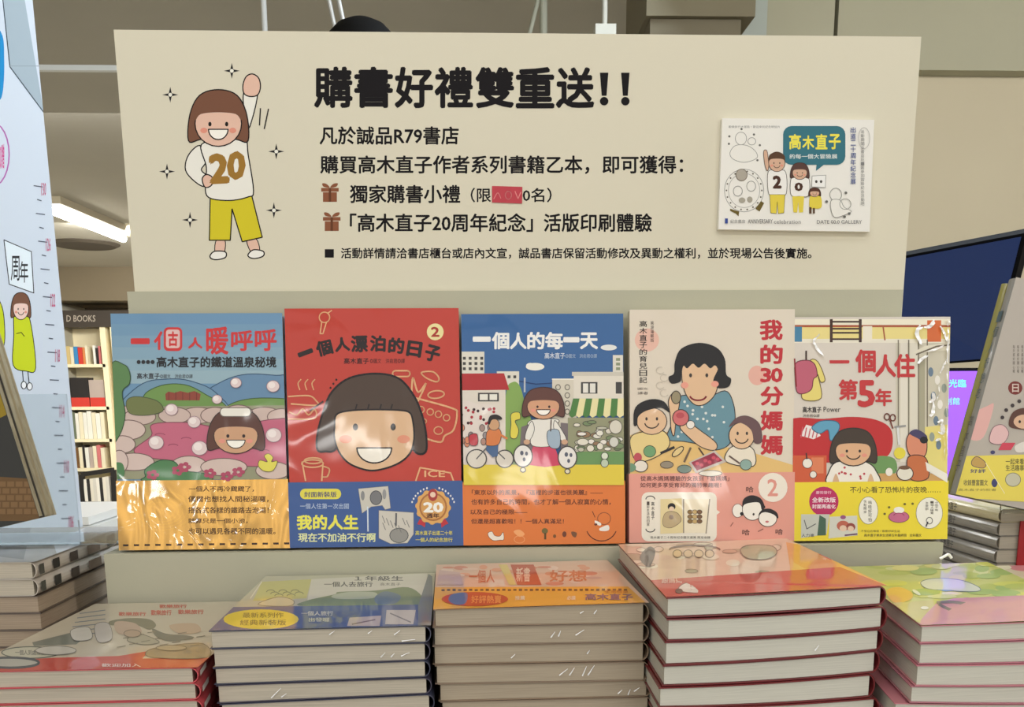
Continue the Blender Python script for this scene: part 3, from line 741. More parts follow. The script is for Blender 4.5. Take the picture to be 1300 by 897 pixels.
p.rr(90,85,385,160,36,(226,216,80)); p.text('封面新裝版', 120,106,352,146,(60,60,110),.02)
p.text('一個人住第一次出國', 90,190,440,230,(190,205,225),.0)
p.text('我的人生', 70,276,505,376,(236,230,90),.04); p.text('現在不加油不行啊', 78,404,632,466,(222,226,170),.025)
for (q, c2) in (([(508,85),(722,66),(740,225),(700,235),(680,205),(600,215),(535,262)], (205,200,188)), ([(655,240),(905,256),(905,410),(860,475),(740,480),(655,440)], (208,202,190))): p.poly(q, c2); p.line(q, 3, (120,120,120), True)
p.ell(635,150,42,50,(120,120,122),(70,70,75),5); p.ell(540,135,14,34,(140,140,140)); p.ell(695,125,14,36,(150,150,150))
p.ell(800,420,66,52,(150,148,142),(80,80,85),5); p.line([(780,262),(778,350)], 12, (90,90,95)); p.line([(575,215),(578,390)], 10, (210,220,230))
for k in range(8): p.line([(680+(k*29) % 200,280+(k*17) % 70),(700+(k*29) % 200,330+(k*17) % 70)], 5, (120,118,116))
p.poly([(950,300),(990,330),(985,362),(960,345),(930,340)], (190,50,60)); p.poly([(1130,300),(1100,330),(1105,365),(1130,345),(1155,335)], (190,50,60))
pts = []
for k in range(48): r_ = 128 if k % 4 < 2 else 118; pts.append((1045+r_*cos(k*pi/24), 215+r_*sin(k*pi/24)))
p.poly(pts, (222,170,98)); p.ell(1045,215,100,102,(170,110,60)); p.ell(1045,215,88,90,(214,160,90)); p.ell(1043,130,34,44,(170,60,55)); p.ell(1043,128,20,20,(238,205,180))
p.text('20', 980,186,1112,252,(246,244,236),.05); p.text('週年', 998,262,1088,294,(80,40,30),.03)
for k in range(7):
    a = radians(200+k*9); p.ell(1045+160*cos(a), 235+160*sin(a), 6, 8, (230,230,230)); a = radians(-20-k*9); p.ell(1045+160*cos(a), 235+160*sin(a), 6, 8, (230,230,230))
p.text('高木直子出道二十年', 918,386,1184,418,(226,216,100),.015); p.text('一個人的紀念旅行', 920,436,1184,466,(226,216,100),.015)
p.build('band_print', M_gloss, ob)

# ---- book 3 : blue town
bk, p, inf = upright('blue upright picture book with town street scene and orange band', ((590,695),(792,694)), 401, .015, (52,94,148))
p.base((58,102,156)); p.view(570,380,S)
for ch, q in (('一',(84,132,142,142)),('個',(150,114,206,170)),('人',(212,116,266,170)),('的',(272,114,328,170)),('每',(334,114,392,170)),('一',(396,134,448,144)),('天',(454,116,512,170))): p.text(ch, *q, (240,240,236), .035)
p.text('高木直子', 330,184,400,204,(205,215,225),.02); p.text('◎圖文　洪俞君◎譯', 402,188,510,202,(170,190,212),.0)
p.ell(297,232,32,13,(240,238,225)); p.ell(280,228,14,9,(240,238,225)); p.ell(551,166,28,10,(228,230,225))
wh = (222,218,204); g_ = (70,68,66)
p.rect_(30,180,122,270,wh)
for r in range(3):
    for c_ in range(4): p.rect_(48+c_*20,198+r*18,58+c_*20,208+r*18,g_)
p.rect_(165,248,242,300,wh)
for c_ in range(2): p.rect_(202+c_*20,262,212+c_*20,272,g_)
p.rect_(565,192,600,260,wh)
for r in range(3): p.rect_(576,202+r*16,590,212+r*16,(140,150,120))
p.line([(242,282),(300,292),(360,288)], 3, (30,60,110)); p.rect_(258,270,264,320,(180,190,200))
p.blob([(195,560),(196,330),(220,285),(245,300),(265,370),(290,440),(290,560)], (134,168,88))
p.rect_(356,275,440,440,(214,208,190)); p.line([(356,275),(440,275)], 4, (238,235,225))
for r in range(4):
    for c_ in range(2): p.ell(376+c_*32,303+r*28,8,9,None,(120,115,105),3)
p.rect_(430,262,620,345,(226,220,205)); p.rect_(424,250,620,264,(205,200,185)); p.rect_(455,285,512,325,g_); p.rect_(462,290,480,322,(230,228,218)); p.rect_(486,290,505,322,(230,228,218)); p.rect_(575,285,596,325,g_)
p.rect_(30,310,195,570,(222,214,200)); p.poly([(30,256),(190,255),(208,312),(30,314)], (178,48,50)); p.rect_(100,322,172,352,g_); p.rect_(106,327,134,347,(235,232,220)); p.rect_(140,327,166,347,(235,232,220))
p.blob([(36,365),(100,360),(150,365),(172,390),(176,440),(170,570),(36,570)], (226,216,206))
rq = random.Random(5)
for k in range(26): p.ell(40+rq.random()*128, 370+rq.random()*60, 5, 5, (170,50,60) if k % 3 else (60,40,40))
for k in range(10): p.ell(44+rq.random()*100, 440+rq.random()*60, 9, 12, (150+k*8,140,140-k*4), g_, 2)
p.poly([(240,560),(250,440),(290,425),(290,560)], (120,110,112)); p.poly([(385,560),(385,425),(430,430),(430,560)], (120,110,112))
p.blob([(215,395),(242,390),(245,412),(228,420),(240,450),(232,478),(212,474),(214,430)], (224,210,80), g_, 2)
# striped awning
for k in range(8):
    x0_, x1_ = 428+k*22, 450+k*22; p.poly([(x0_,342),(x1_,342),(x1_-12+k*1.5,400),(x1_-26+k*1.5,408),(x0_-14+k*1.5,400)], (78,128,66) if k % 2 == 0 else (232,224,170))
p.rect_(410,408,620,560,(150,152,120)); p.rect_(410,525,620,570,(108,150,92))
for k in range(34): p.ell(432+rq.random()*160, 420+rq.random()*100, 8+rq.random()*12, 5+rq.random()*7, rq.choice([(230,228,214),(226,222,205),(150,120,90),(190,190,170),(120,140,100),(235,230,220)]), (80,78,70), 2)
p.ell(574,440,22,24,(216,212,196),(120,115,100),3); p.ell(568,492,16,18,(210,212,200),(120,115,100),3)
p.rect_(30,570,620,640,(224,204,70))
# bicycle rider
p.ell(95,550,34,32,(216,210,196),(70,66,64),4); p.ell(192,550,30,30,(216,210,196),(70,66,64),4)
p.line([(95,550),(140,500),(192,550)], 4, (90,90,90)); p.poly([(130,500),(170,500),(168,540),(150,545),(128,520)], (70,100,140)); p.blob([(128,490),(132,455),(160,440),(180,460),(170,500),(132,504)], (214,126,70), g_, 2); p.line([(165,460),(200,480)], 7, (214,126,70))
p.ell(155,432,19,20,(205,160,120),g_,2); p.blob([(134,425),(142,402),(165,398),(182,408),(178,415),(150,415),(140,432)], (34,30,32)); p.blob([(70,470),(96,465),(98,500),(74,502)], (190,60,70), g_, 2)
# girl
p.poly([(292,500),(362,500),(385,572),(330,578),(268,570)], (206,72,100))
p.blob([(290,415),(360,412),(380,420),(365,440),(368,500),(286,504),(284,445),(270,430)], (232,230,220), g_, 2)
p.blob([(285,420),(268,450),(262,480),(278,486),(294,450)], (232,230,220), g_, 2); p.blob([(365,418),(388,450),(404,482),(388,488),(362,450)], (232,230,220), g_, 2)
p.blob([(340,455),(378,452),(382,505),(362,515),(342,500)], (160,180,196), g_, 2); p.line([(352,415),(350,455)], 4, (70,50,45))
for x in (268,398): p.ell(x,492,11,9,(205,165,135))
for (x, y) in ((255,540),(408,545)):
    p.ell(x,y,32,38,(232,230,224),(80,76,72),4); p.ell(x-4,y-10,6,8,(90,95,110)); p.ell(x+12,y-8,5,7,(90,95,110)); p.ell(x+4,y+12,5,7,(90,95,110)); p.ell(x,y+48,9,8,(228,220,190),(80,76,72),3)
p.ell(536,540,12,12,(216,226,205),g_,2); p.ell(536,565,13,14,(190,205,180),g_,2)
kid_head(p, 325, 370, 56, 44, (212,160,125), (98,62,54), (60,40,38), 3, 'open')
p.build('cover_print', M_gloss, bk)
ob, p = band(bk, inf, 611, 690, None, (222,124,58)); p.view(585,605,6.047)
bd = (92,44,24)
p.text('「東京以外的風景，『這裡的步道也很美麗』——', 85,100,1090,140,bd,.02); p.text('也有許多自己的時間，也才了解一個人寂寞的心情，', 80,170,1150,215,bd,.02)
p.text('以及自己的極限——', 75,250,510,288,bd,.02); p.text('但還是超喜歡啦！！一個人真滿足！', 80,322,790,360,bd,.02)
p.blob([(210,430),(240,420),(260,450),(300,455),(325,425),(330,480),(300,485),(250,488),(215,460)], (236,228,214), bd, 3)
p.blob([(405,420),(450,405),(490,440),(450,460)], (240,170,110)); p.ell(450,480,40,28,None,(240,170,110),5)
p.ell(645,415,24,22,(110,100,50)); p.rect_(640,430,656,480,(90,70,30)); p.ell(720,455,12,14,(120,80,40)); p.ell(795,440,16,22,(110,60,36)); p.blob([(850,420),(890,430),(880,465),(855,450)], (120,80,50))
p.arc(1080,380,118,112,20,160,7,bd); p.ell(1100,320,50,46,None,(150,84,50),5); p.line([(1010,265),(1030,310)], 5, bd)
p.blob([(1030,335),(1075,355),(1070,375),(1035,360)], (240,236,226)); p.blob([(1065,395),(1130,370),(1135,410),(1075,415)], (240,236,226)); p.ell(1036,365,12,9,(110,60,40))
p.build('band_print', M_gloss, ob)

# ---- book 4 : cream with family
bk, p, inf = upright('cream upright picture book with red vertical title and pink band', ((800,693),(1006,690)), 396, .018, (196,188,170))
p.base((222,212,194)); p.view(780,380,S)
p.ell(112,140,42,40,(230,186,168)); p.ell(492,262,30,34,(228,176,160))
for ch, q in (('我',(504,72,578,138)),('的',(506,158,578,220)),('3',(506,238,538,284)),('0',(542,238,578,284)),('分',(506,302,580,364)),('媽',(506,386,578,450)),('媽',(506,470,578,534))): p.text(ch, *q, (190,42,52), .038)
p.vtext('高木直子的育兒日記', 86,112,72,290,(52,46,44),.012); p.vtext('笑淚滿載版', 124,136,74,148,(90,80,74),.0)
p.text('圖文', 80,304,116,312,(100,90,84),.0); p.text('譯者', 80,318,116,328,(100,90,84),.0)
for k in range(4): p.arc(158+(k % 2)*14, 245+k*26, 14, 12, 30, 300, 2.5, (205,196,180))
ol = (60,52,48)
p.poly([(30,480),(120,440),(330,500),(450,520),(530,545),(620,572),(620,620),(30,620)], (226,190,120))
# mother
p.blob([(180,480),(200,420),(200,350),(250,330),(300,350),(380,315),(410,360),(415,430),(395,500),(340,520),(290,500),(240,490)], (104,146,160), ol, 3)
for k in range(22): p.ell(215+rq.random()*185, 350+rq.random()*130, 4.5, 4.5, (220,226,222))
sk3 = (224,188,150)
p.blob([(232,270),(240,225),(300,212),(352,230),(358,280),(345,330),(310,362),(275,362),(245,325)], sk3, ol, 3)
p.blob([(196,290),(186,268),(205,255),(208,215),(230,170),(290,150),(350,165),(380,205),(385,258),(402,275),(392,302),(355,305),(340,280),(356,240),(345,228),(330,238),(310,222),(290,236),(270,222),(250,238),(236,228),(230,262),(226,284)], (30,28,28))
p.ell(262,262,5,7,ol); p.ell(318,262,5,7,ol); p.ell(242,296,13,11,(232,160,140)); p.ell(346,292,13,11,(232,160,140)); p.arc(288,332,28,16,10,170,6,(140,40,50))
p.blob([(192,400),(186,350),(205,320),(225,330),(222,370),(212,420),(205,470),(195,450)], sk3, ol, 3); p.ell(212,338,16,22,(150,140,110),ol,3)
p.blob([(225,440),(260,430),(300,455),(350,495),(345,520),(300,510),(255,475)], sk3, ol, 3)
p.ell(228,408,28,28,(206,110,110),ol,3); p.ell(226,400,14,10,(186,80,86)); p.ell(262,432,14,14,(236,230,220),ol,2)
# children
p.blob([(55,510),(60,470),(110,455),(170,455),(190,500),(150,540),(80,560)], (228,206,140), ol, 3)
p.ell(128,420,52,46,sk3,ol,3); p.blob([(66,432),(72,372),(120,345),(170,352),(190,390),(160,374),(110,384),(82,404),(78,432)], (30,28,28)); p.ell(110,412,4,6,ol); p.ell(146,412,4,6,ol); p.arc(128,424,24,20,10,170,4,ol)
p.blob([(385,560),(395,515),(440,500),(480,520),(478,575)], (232,224,205), ol, 3)
p.ell(438,470,44,46,sk3,ol,3); p.blob([(394,440),(420,408),(460,402),(500,430),(508,490),(482,494),(470,450),(430,425)], (104,78,80)); p.ell(424,462,4,6,ol); p.ell(456,462,4,6,ol); p.arc(438,478,22,18,10,170,4,ol)
# things on the table
p.ell(121,524,21,20,(112,160,112),ol,2); p.line([(160,530),(205,510)], 9, (40,36,38)); p.ell(218,525,24,10,(224,200,140),ol,3,-.7); p.line([(240,560),(262,512)], 7, (110,90,70)); p.line([(290,512),(316,550)], 5, (80,60,50))
p.poly([(255,562),(345,520),(385,560),(280,600)], (200,190,180)); p.poly([(264,562),(342,528),(372,556),(284,590)], (150,44,66)); 
for k in range(6): p.ell(285+k*14, 566-k*5+(k % 2)*10, 7, 6, (205,80,100))
p.ell(80,545,14,16,(190,80,90)); p.ell(90,575,24,20,(230,224,210),ol,3); p.ell(50,580,24,16,(110,150,120)); p.ell(180,570,22,12,(150,140,120),ol,2); p.ell(240,585,24,14,(120,140,130),ol,2); p.line([(395,540),(430,565)], 6, (110,90,80)); p.ell(452,570,20,18,(140,170,160),ol,2); p.ell(330,600,40,10,(228,222,205),ol,2)
p.build('cover_print', M_gloss, bk)
ob, p = band(bk, inf, 600, 900, None, (226,158,142)); p.view(795,590,6.047)
p.text('從高木媽媽體驗的女孩到「當媽媽」', 110,84,790,122,(96,52,50),.02); p.text('如何更多享受育兒的獨特樂趣喔！', 108,136,728,172,(96,52,50),.02)
p.rr(118,208,695,585,50,(238,232,216)); p.poly([(690,340),(720,362),(690,385)], (238,232,216))
p.arc(185,262,34,24,180,360,7,(50,44,44)); p.arc(185,490,34,24,0,180,7,(50,44,44)); p.vtext('高木直子', 192,216,280,420,(60,50,48),.02); p.vtext('一起生活的日常', 158,178,280,470,(80,70,64),.01)
p.poly([(262,262),(425,255),(440,520),(262,528)], (228,212,160)); p.poly([(440,262),(640,262),(610,520),(445,520)], (238,228,200)); p.line([(440,262),(440,520)], 9, (150,140,125)); p.line([(640,262),(612,525)], 9, (150,140,125))
p.ell(348,320,30,28,(34,30,30)); p.ell(348,336,20,18,(232,206,176)); p.blob([(280,420),(300,370),(348,355),(400,375),(420,430),(350,480),(290,470)], (190,170,130), ol, 3); p.ell(345,400,18,18,(150,130,110))
for k in range(9): p.ell(490+(k % 3)*36, 360+(k//3)*36, 20, 16, [(140,110,60),(200,170,110),(120,90,60)][k % 3], ol, 3)
p.text('高木直子二十周年紀念圖文選集 限定收錄', 185,545,645,565,(90,80,74),.0)
p.ell(1125,172,112,112,(238,230,216)); p.text('2', 1085,110,1160,236,(222,150,136),.02)
p.ell(855,350,42,52,(240,236,226),(120,90,84),4); p.ell(968,340,78,84,(240,236,226),ol,5); p.blob([(890,330),(900,262),(960,232),(1030,255),(1062,320),(1040,345),(1020,290),(950,290),(905,305)], (34,28,30)); p.ell(886,374,14,14,(34,28,30)); p.ell(1052,322,14,14,(34,28,30))
p.ell(1085,410,70,62,(240,236,226),ol,5); p.blob([(1010,390),(1040,345),(1100,335),(1155,365),(1165,410),(1130,380),(1070,362),(1030,372)], (34,28,30)); p.ell(976,378,8,10,ol); p.ell(1080,435,14,8,(200,120,120))
for (x, y) in ((920,165),(890,495),(1145,490)): p.text('哈', x,y,x+56,y+44,(60,44,44),.0)
p.line([(1010,510),(1050,490)], 5, (120,70,64)); p.line([(820,440),(800,470)], 5, (120,70,64))
p.build('band_print', M_gloss, ob)

# ---- book 5 : white room
bk, p, inf = upright('rightmost upright picture book, pale room scene with red sofa, yellow band and torn wrap', ((1005,690),(1200,688)), 405, .015, (226,220,205))
bk5, inf5 = bk, inf
p.base((216,208,196)); p.view(990,380,S)
p.rect_(40,68,600,90,(238,232,210)); p.rect_(40,92,600,140,(232,216,140)); p.rect_(40,88,600,96,(170,90,60)); p.rect_(40,136,600,150,(232,226,208))
p.rect_(46,94,76,146,(70,130,165)); p.rect_(286,92,318,146,(235,228,210)); p.rect_(508,72,556,146,(214,110,60)); p.line([(356,95),(362,140)], 5, (170,90,60))
dk = (70,48,42)
p.rect_(172,68,182,148,dk); p.rect_(272,68,282,148,dk)
for y in (74,98,112,134): p.rect_(172,y,282,y+6,dk)
p.rect_(400,150,600,560,(206,200,180)); p.rect_(415,150,440,560,(226,220,206)); p.rect_(480,200,500,560,(170,165,140)); p.rect_(448,150,474,560,(222,216,200))
for x in (408,444,478,508): p.line([(x,140),(x,500)], 4, (120,112,96))
p.poly([(500,440),(590,430),(590,620),(500,580)], (230,216,130)); p.poly([(455,185),(500,160),(585,150),(585,175),(510,182)], (226,220,200)); p.line([(470,190),(540,162),(590,156)], 5, (110,100,84))
for k in range(10): p.ell(520+(k*23) % 60, 250+k*28, 9, 16, [(110,130,150),(236,232,222),(150,160,150)][k % 3])
p.text('一', 172,211,238,219,(194,54,56),.02)
for ch, q in (('個',(262,175,328,250)),('人',(330,192,398,266)),('住',(396,190,464,268)),('第',(204,278,266,345)),('5',(272,282,324,368)),('年',(330,310,384,366))): p.text(ch, *q, (194,54,56), .035)
p.line([(90,178),(90,215)], 6, dk); p.blob([(100,215),(130,215),(155,275),(140,285),(130,260),(142,340),(80,345),(78,300)], (228,212,120), (120,100,60), 3)
p.blob([(54,220),(95,210),(120,225),(128,262),(115,275),(108,310),(80,325),(58,318),(52,270)], (190,96,116), (110,50,60), 3)
p.line([(50,205),(56,300)], 5, (140,40,44)); p.text('高木直子', 78,370,142,390,(50,44,44),.02); p.text('Power', 150,370,208,388,(60,54,52),.0); p.text('洪俞君◎譯', 78,396,136,406,(70,64,60),.0)
p.blob([(30,420),(150,412),(250,405),(330,415),(380,445),(388,500),(370,540),(330,545),(30,560)], (190,44,46))
p.rect_(30,538,160,640,(206,92,56)); p.rect_(108,545,150,600,(220,130,90)); p.blob([(300,560),(340,540),(395,550),(395,600),(310,610)], (110,150,90)); p.rect_(300,600,600,640,(206,160,100))
p.poly([(70,470),(90,432),(118,440),(140,470),(115,482)], (236,228,226))
for k in range(5): p.line([(78+k*13,440+k*3),(72+k*13,476)], 4, (196,90,100))
p.blob([(110,440),(140,420),(190,420),(205,440),(185,480),(172,485),(165,450),(140,462),(120,455)], (96,160,190), (60,100,130), 3)
p.ell(94,565,17,17,(236,230,220),dk,2); p.ell(114,604,12,12,(236,230,220),dk,2); p.line([(90,530),(92,550)], 5, dk)
p.blob([(170,640),(170,590),(195,560),(250,555),(300,562),(330,590),(335,640)], (238,232,222), ol, 4)
for k in range(9): p.ell(200+rq.random()*90, 578+rq.random()*45, 4, 4, (190,70,80))
p.blob([(180,640),(192,600),(205,640)], (214,176,140)); p.blob([(300,640),(312,600),(325,640)], (214,176,140))
kid_head(p, 252, 522, 62, 52, (220,174,136), (66,54,44), (50,42,38), 4)
p.ell(368,405,9,11,None,(120,60,50),4); p.ell(388,408,9,11,None,(120,60,50),4); p.line([(378,415),(388,445)], 5, (120,60,50)); p.line([(405,440),(410,500)], 8, (220,220,220)); p.line([(395,440),(432,436)], 6, (150,150,150)); p.ell(412,530,20,20,(228,212,70))
p.blob([(440,470),(465,452),(500,470),(505,520),(490,545),(450,540),(435,505)], (216,140,110), dk, 3); p.blob([(445,462),(470,448),(505,470),(500,495),(475,480)], (70,64,100)); p.ell(495,485,14,12,(30,28,34)); p.blob([(440,545),(500,545),(510,615),(450,620)], (196,110,66), dk, 3)
p.ell(430,600,28,24,(226,220,206),dk,3); p.ell(428,580,20,7,(110,80,60)); p.ell(375,595,12,14,(236,230,220)); p.poly([(500,560),(590,610),(590,640),(505,590)], (236,232,222))
p.build('cover_print', M_gloss, bk)
ob, p = band(bk, inf, 611, 1100, None, (236,214,54)); p.view(1000,600,6.19)
p.text('不小心看了恐怖片的夜晚……', 490,108,1200,156,(70,60,30),.012)
p.ell(284,224,116,116,(186,40,96)); p.text('慶祝發行', 222,142,342,166,(240,200,215),.01); p.text('全新改版', 192,192,376,232,(244,232,236),.02); p.text('封面再進化', 192,246,376,280,(244,232,236),.02)
p.poly([(105,325),(330,325),(305,480),(105,512)], (200,202,190)); p.poly([(250,330),(300,360),(300,490),(232,492)], (70,100,80)); p.line([(130,370),(150,440),(220,400)], 7, (90,90,90)); p.text('人力車', 108,478,208,504,(60,60,80),.01)
p.poly([(330,345),(545,335),(550,490),(320,515)], (214,212,200)); p.ell(435,415,50,40,(190,100,80)); p.ell(495,425,36,32,(150,70,60)); p.ell(435,435,28,24,(232,200,176)); p.ell(495,438,24,22,(232,200,176)); p.ell(435,348,22,16,(150,80,130)); p.line([(450,490),(545,480)], 12, (100,60,100))
p.ell(633,295,76,108,(240,236,226),(150,140,110),4); p.ell(1112,315,104,122,(240,236,226),(150,140,110),4)
p.vtext('嗚哇好可怕', 632,660,215,385,(90,84,74),.01); p.vtext('快點關掉', 596,618,210,320,(90,84,74),.0)
p.vtext('今晚不敢', 1155,1182,225,300,(90,84,74),.0); p.vtext('一個人睡覺', 1120,1145,220,325,(90,84,74),.0); p.vtext('怎麼辦', 1080,1104,225,295,(90,84,74),.0); p.ell(1112,375,24,26,None,(70,64,60),5); p.line([(1085,420),(1100,385)], 10, (50,46,60))
p.ell(872,345,80,44,(196,104,140),(120,60,90),4); p.ell(872,292,42,26,(240,236,230)); p.arc(872,335,40,20,180,360,5,(140,60,90))
for (x, y) in ((760,322),(795,270),(918,245),(980,242)): p.ell(x,y,10,9,(110,100,40))
p.text('不管住在哪裡・都要好好生活', 575,448,880,466,(100,90,40),.0); p.text('高木直子單身生活第五年最終回　全彩圖文', 600,478,1050,500,(100,90,40),.01)
p.build('band_print', M_gloss, ob)
# torn shrink film on book 5: opaque white ribbons paint the glints on its crumples
fm = bpy.data.materials.new('shrink_film'); fm.use_nodes = True; nt = fm.node_tree; nt.nodes.clear()
mo_ = nt.nodes.new('ShaderNodeOutputMaterial'); mx = nt.nodes.new('ShaderNodeMixShader'); tr = nt.nodes.new('ShaderNodeBsdfTransparent'); gl = nt.nodes.new('ShaderNodeBsdfGlossy'); gl.inputs['Roughness'].default_value = .22
lw_ = nt.nodes.new('ShaderNodeLayerWeight'); lw_.inputs[0].default_value = .35; mr = nt.nodes.new('ShaderNodeMapRange'); mr.inputs[3].default_value = .05; mr.inputs[4].default_value = .5
nt.links.new(lw_.outputs['Facing'], mr.inputs[0]); nt.links.new(mr.outputs[0], mx.inputs[0]); nt.links.new(tr.outputs[0], mx.inputs[1]); nt.links.new(gl.outputs[0], mx.inputs[2]); nt.links.new(mx.outputs[0], mo_.inputs[0])
MATS['film'] = fm
def film(parent, O, U, V, N, w_, h_, nu, nv, amp, seed):
    r = random.Random(seed); vs = []; fs = []
    for j in range(nv+1):
        for i in range(nu+1):
            e = (r.random()*.9+.1)*amp
            vs.append(O+U*(w_*i/nu+(r.random()-.5)*w_/nu*.7)+V*(h_*j/nv+(r.random()-.5)*h_/nv*.7)+N*e)
    for j in range(nv):
        for i in range(nu):
            a = j*(nu+1)+i; fs += [(a, a+1, a+nu+2), (a, a+nu+2, a+nu+1)]
    return mesh('torn_wrap_glint', vs, fs, fm, parent, False, label='crumpled clear plastic wrap')
A, B, Vv, Nv, h, w_, th = inf5
wrap_glint = mat('wrap_glint_white', (255,255,255), .3, spec=1, coat=1, crough=.15)  # plain white stands in for bright glints on the clear wrap
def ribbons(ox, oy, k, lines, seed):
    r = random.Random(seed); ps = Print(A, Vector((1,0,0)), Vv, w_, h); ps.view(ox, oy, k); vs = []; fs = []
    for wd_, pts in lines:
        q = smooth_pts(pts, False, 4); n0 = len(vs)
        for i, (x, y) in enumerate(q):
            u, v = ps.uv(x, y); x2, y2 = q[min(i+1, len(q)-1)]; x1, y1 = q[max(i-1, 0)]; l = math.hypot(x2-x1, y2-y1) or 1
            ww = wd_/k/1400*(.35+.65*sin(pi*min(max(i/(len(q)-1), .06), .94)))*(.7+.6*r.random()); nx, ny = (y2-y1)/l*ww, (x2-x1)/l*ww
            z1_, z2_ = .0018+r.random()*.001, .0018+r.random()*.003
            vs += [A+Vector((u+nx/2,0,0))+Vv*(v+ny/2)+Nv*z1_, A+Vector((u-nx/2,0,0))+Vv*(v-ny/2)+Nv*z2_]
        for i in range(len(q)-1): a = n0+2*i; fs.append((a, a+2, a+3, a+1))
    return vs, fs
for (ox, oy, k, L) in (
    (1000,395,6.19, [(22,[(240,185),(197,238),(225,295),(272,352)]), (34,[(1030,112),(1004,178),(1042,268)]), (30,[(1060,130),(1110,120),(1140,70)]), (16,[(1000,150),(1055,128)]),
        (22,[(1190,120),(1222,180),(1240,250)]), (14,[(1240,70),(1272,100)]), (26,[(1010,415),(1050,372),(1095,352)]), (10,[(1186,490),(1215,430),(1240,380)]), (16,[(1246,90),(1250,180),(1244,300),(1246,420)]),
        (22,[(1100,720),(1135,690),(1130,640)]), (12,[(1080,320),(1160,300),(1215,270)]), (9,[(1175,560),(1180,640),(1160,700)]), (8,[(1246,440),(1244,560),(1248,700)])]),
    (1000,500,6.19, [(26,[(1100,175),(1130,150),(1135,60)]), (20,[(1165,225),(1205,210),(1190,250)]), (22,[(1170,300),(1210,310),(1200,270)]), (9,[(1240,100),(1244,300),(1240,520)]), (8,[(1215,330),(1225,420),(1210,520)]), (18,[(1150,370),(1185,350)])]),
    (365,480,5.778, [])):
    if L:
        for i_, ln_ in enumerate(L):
            vs, fs = ribbons(ox, oy, k, [ln_], 5+i_); mesh('torn_wrap_glint', vs, fs, wrap_glint, bk5, False, label='white strip painting a glint on crumpled clear wrap')
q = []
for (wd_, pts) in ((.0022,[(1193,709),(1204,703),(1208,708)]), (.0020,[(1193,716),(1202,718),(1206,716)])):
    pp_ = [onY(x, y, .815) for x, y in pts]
    for a_, b_ in zip(pp_, pp_[1:]): MB().tube(a_, b_, wd_*.6, 6).build('torn_wrap_glint', wrap_glint, bk5)

# ================================================================== BOOK PILES
def pile(where, desc, cat_group, levels, depth, covers, pagem, spine='R', bow=0, sheet=.0005, xs_=None, yaw=0, Yf=.63, back=None, topname=None):
    """levels: list of ((xl,yl),(xr,yr)) px of interfaces on the front plane, top first; extrapolated to the table"""
    pts = []
    for (l, r) in levels:
        a = onY(l[0], l[1], Yf[0] if isinstance(Yf, tuple) else Yf); b = onY(r[0], r[1], Yf[1] if isinstance(Yf, tuple) else Yf); pts.append([a, b])
    dl = (pts[-1][0].z-pts[0][0].z)/(len(pts)-1); dr = (pts[-1][1].z-pts[0][1].z)/(len(pts)-1)
    zt_ = TZ+.0003
    # continue down to the table
    while min(pts[-1][0].z, pts[-1][1].z) + min(dl, dr)*.75 > zt_:
        a, b = pts[-1]; pts.append([Vector((a.x,a.y,a.z+dl)), Vector((b.x,b.y,b.z+dr))])
    a, b = pts[-1]; pts[-1] = [Vector((a.x,a.y,zt_)), Vector((b.x,b.y,zt_))]
    rn_ = random.Random(hash(len(where)) % 97 + int(abs(pts[0][0].x)*1000))
    n = len(pts)-1; out = []
    for i in range(n):
        T0, T1 = pts[i]; B0, B1 = pts[i+1]
        jx = 0 if i == 0 else rn_.uniform(-.0012,.0012); jy = 0 if i == 0 else rn_.uniform(-.0015,.0015)
        x0_, x1_ = T0.x+jx, T1.x+jx; y0_, y1_ = T0.y+jy, T1.y+jy
        g = .0004
        bx0, bx1 = (back[2], back[3]) if back else (0, 0)
        P = [Vector((x0_,y0_,B0.z+g)), Vector((x1_,y1_,B1.z+g)), Vector((x1_+bx1,y1_+depth,B1.z+g)), Vector((x0_+bx0,y0_+depth,B0.z+g)),
             Vector((x0_,y0_,T0.z)), Vector((x1_,y1_,T1.z)), Vector((x1_+bx1,y1_+depth,T1.z)), Vector((x0_+bx0,y0_+depth,T0.z))]
        if i == 0 and back: P[6].z += back[0]; P[7].z += back[0]
        lab = '%s, topmost of the %s' % (desc, where)
        if i: lab = 'paperback, %s from the top in the %s' % (ORD[i], where)
        e = empty('stacked_book', (P[0]+P[1]+P[2]+P[3])/4, lab, 'book', cat_group)
        book_parts(e, P, cov(covers[i % len(covers)]), pagem, spine, bow if i else bow*.6, sheet=sheet)
        out.append((e, P))
    return out
def top_print(P, lift=2e-4, bow=0):
    U = P[5]-P[4]; V = P[7]-P[4]; w_ = U.length
    pr = Print(P[4], U, V, w_, V.length, lift=lift, step=7e-6)
    if bow: pr.bow = lambda u, v: -bow*4*(u/w_)*(1-u/w_)
    return pr

# ---- pile 1 (front left)
lv = [((-52,853),(251,847)),((-50,876),(252,867.5)),((-50,897),(254,889))]
S1 = pile('far left front pile with red spines', 'pale glossy paperback with red strip', 'books in the far left front pile', lv, .206,
          [(206,80,88)], M_page, Yf=.606, back=(0,0,.008,-.020))
e, P = S1[0]; p = top_print(P); p.base((196,186,164)); p.view(0,740,4.643)
p.poly([(-200,560),(-200,470),(150,450),(330,440),(700,430),(880,400),(840,445),(1240,440),(1240,560)], (196,70,58))

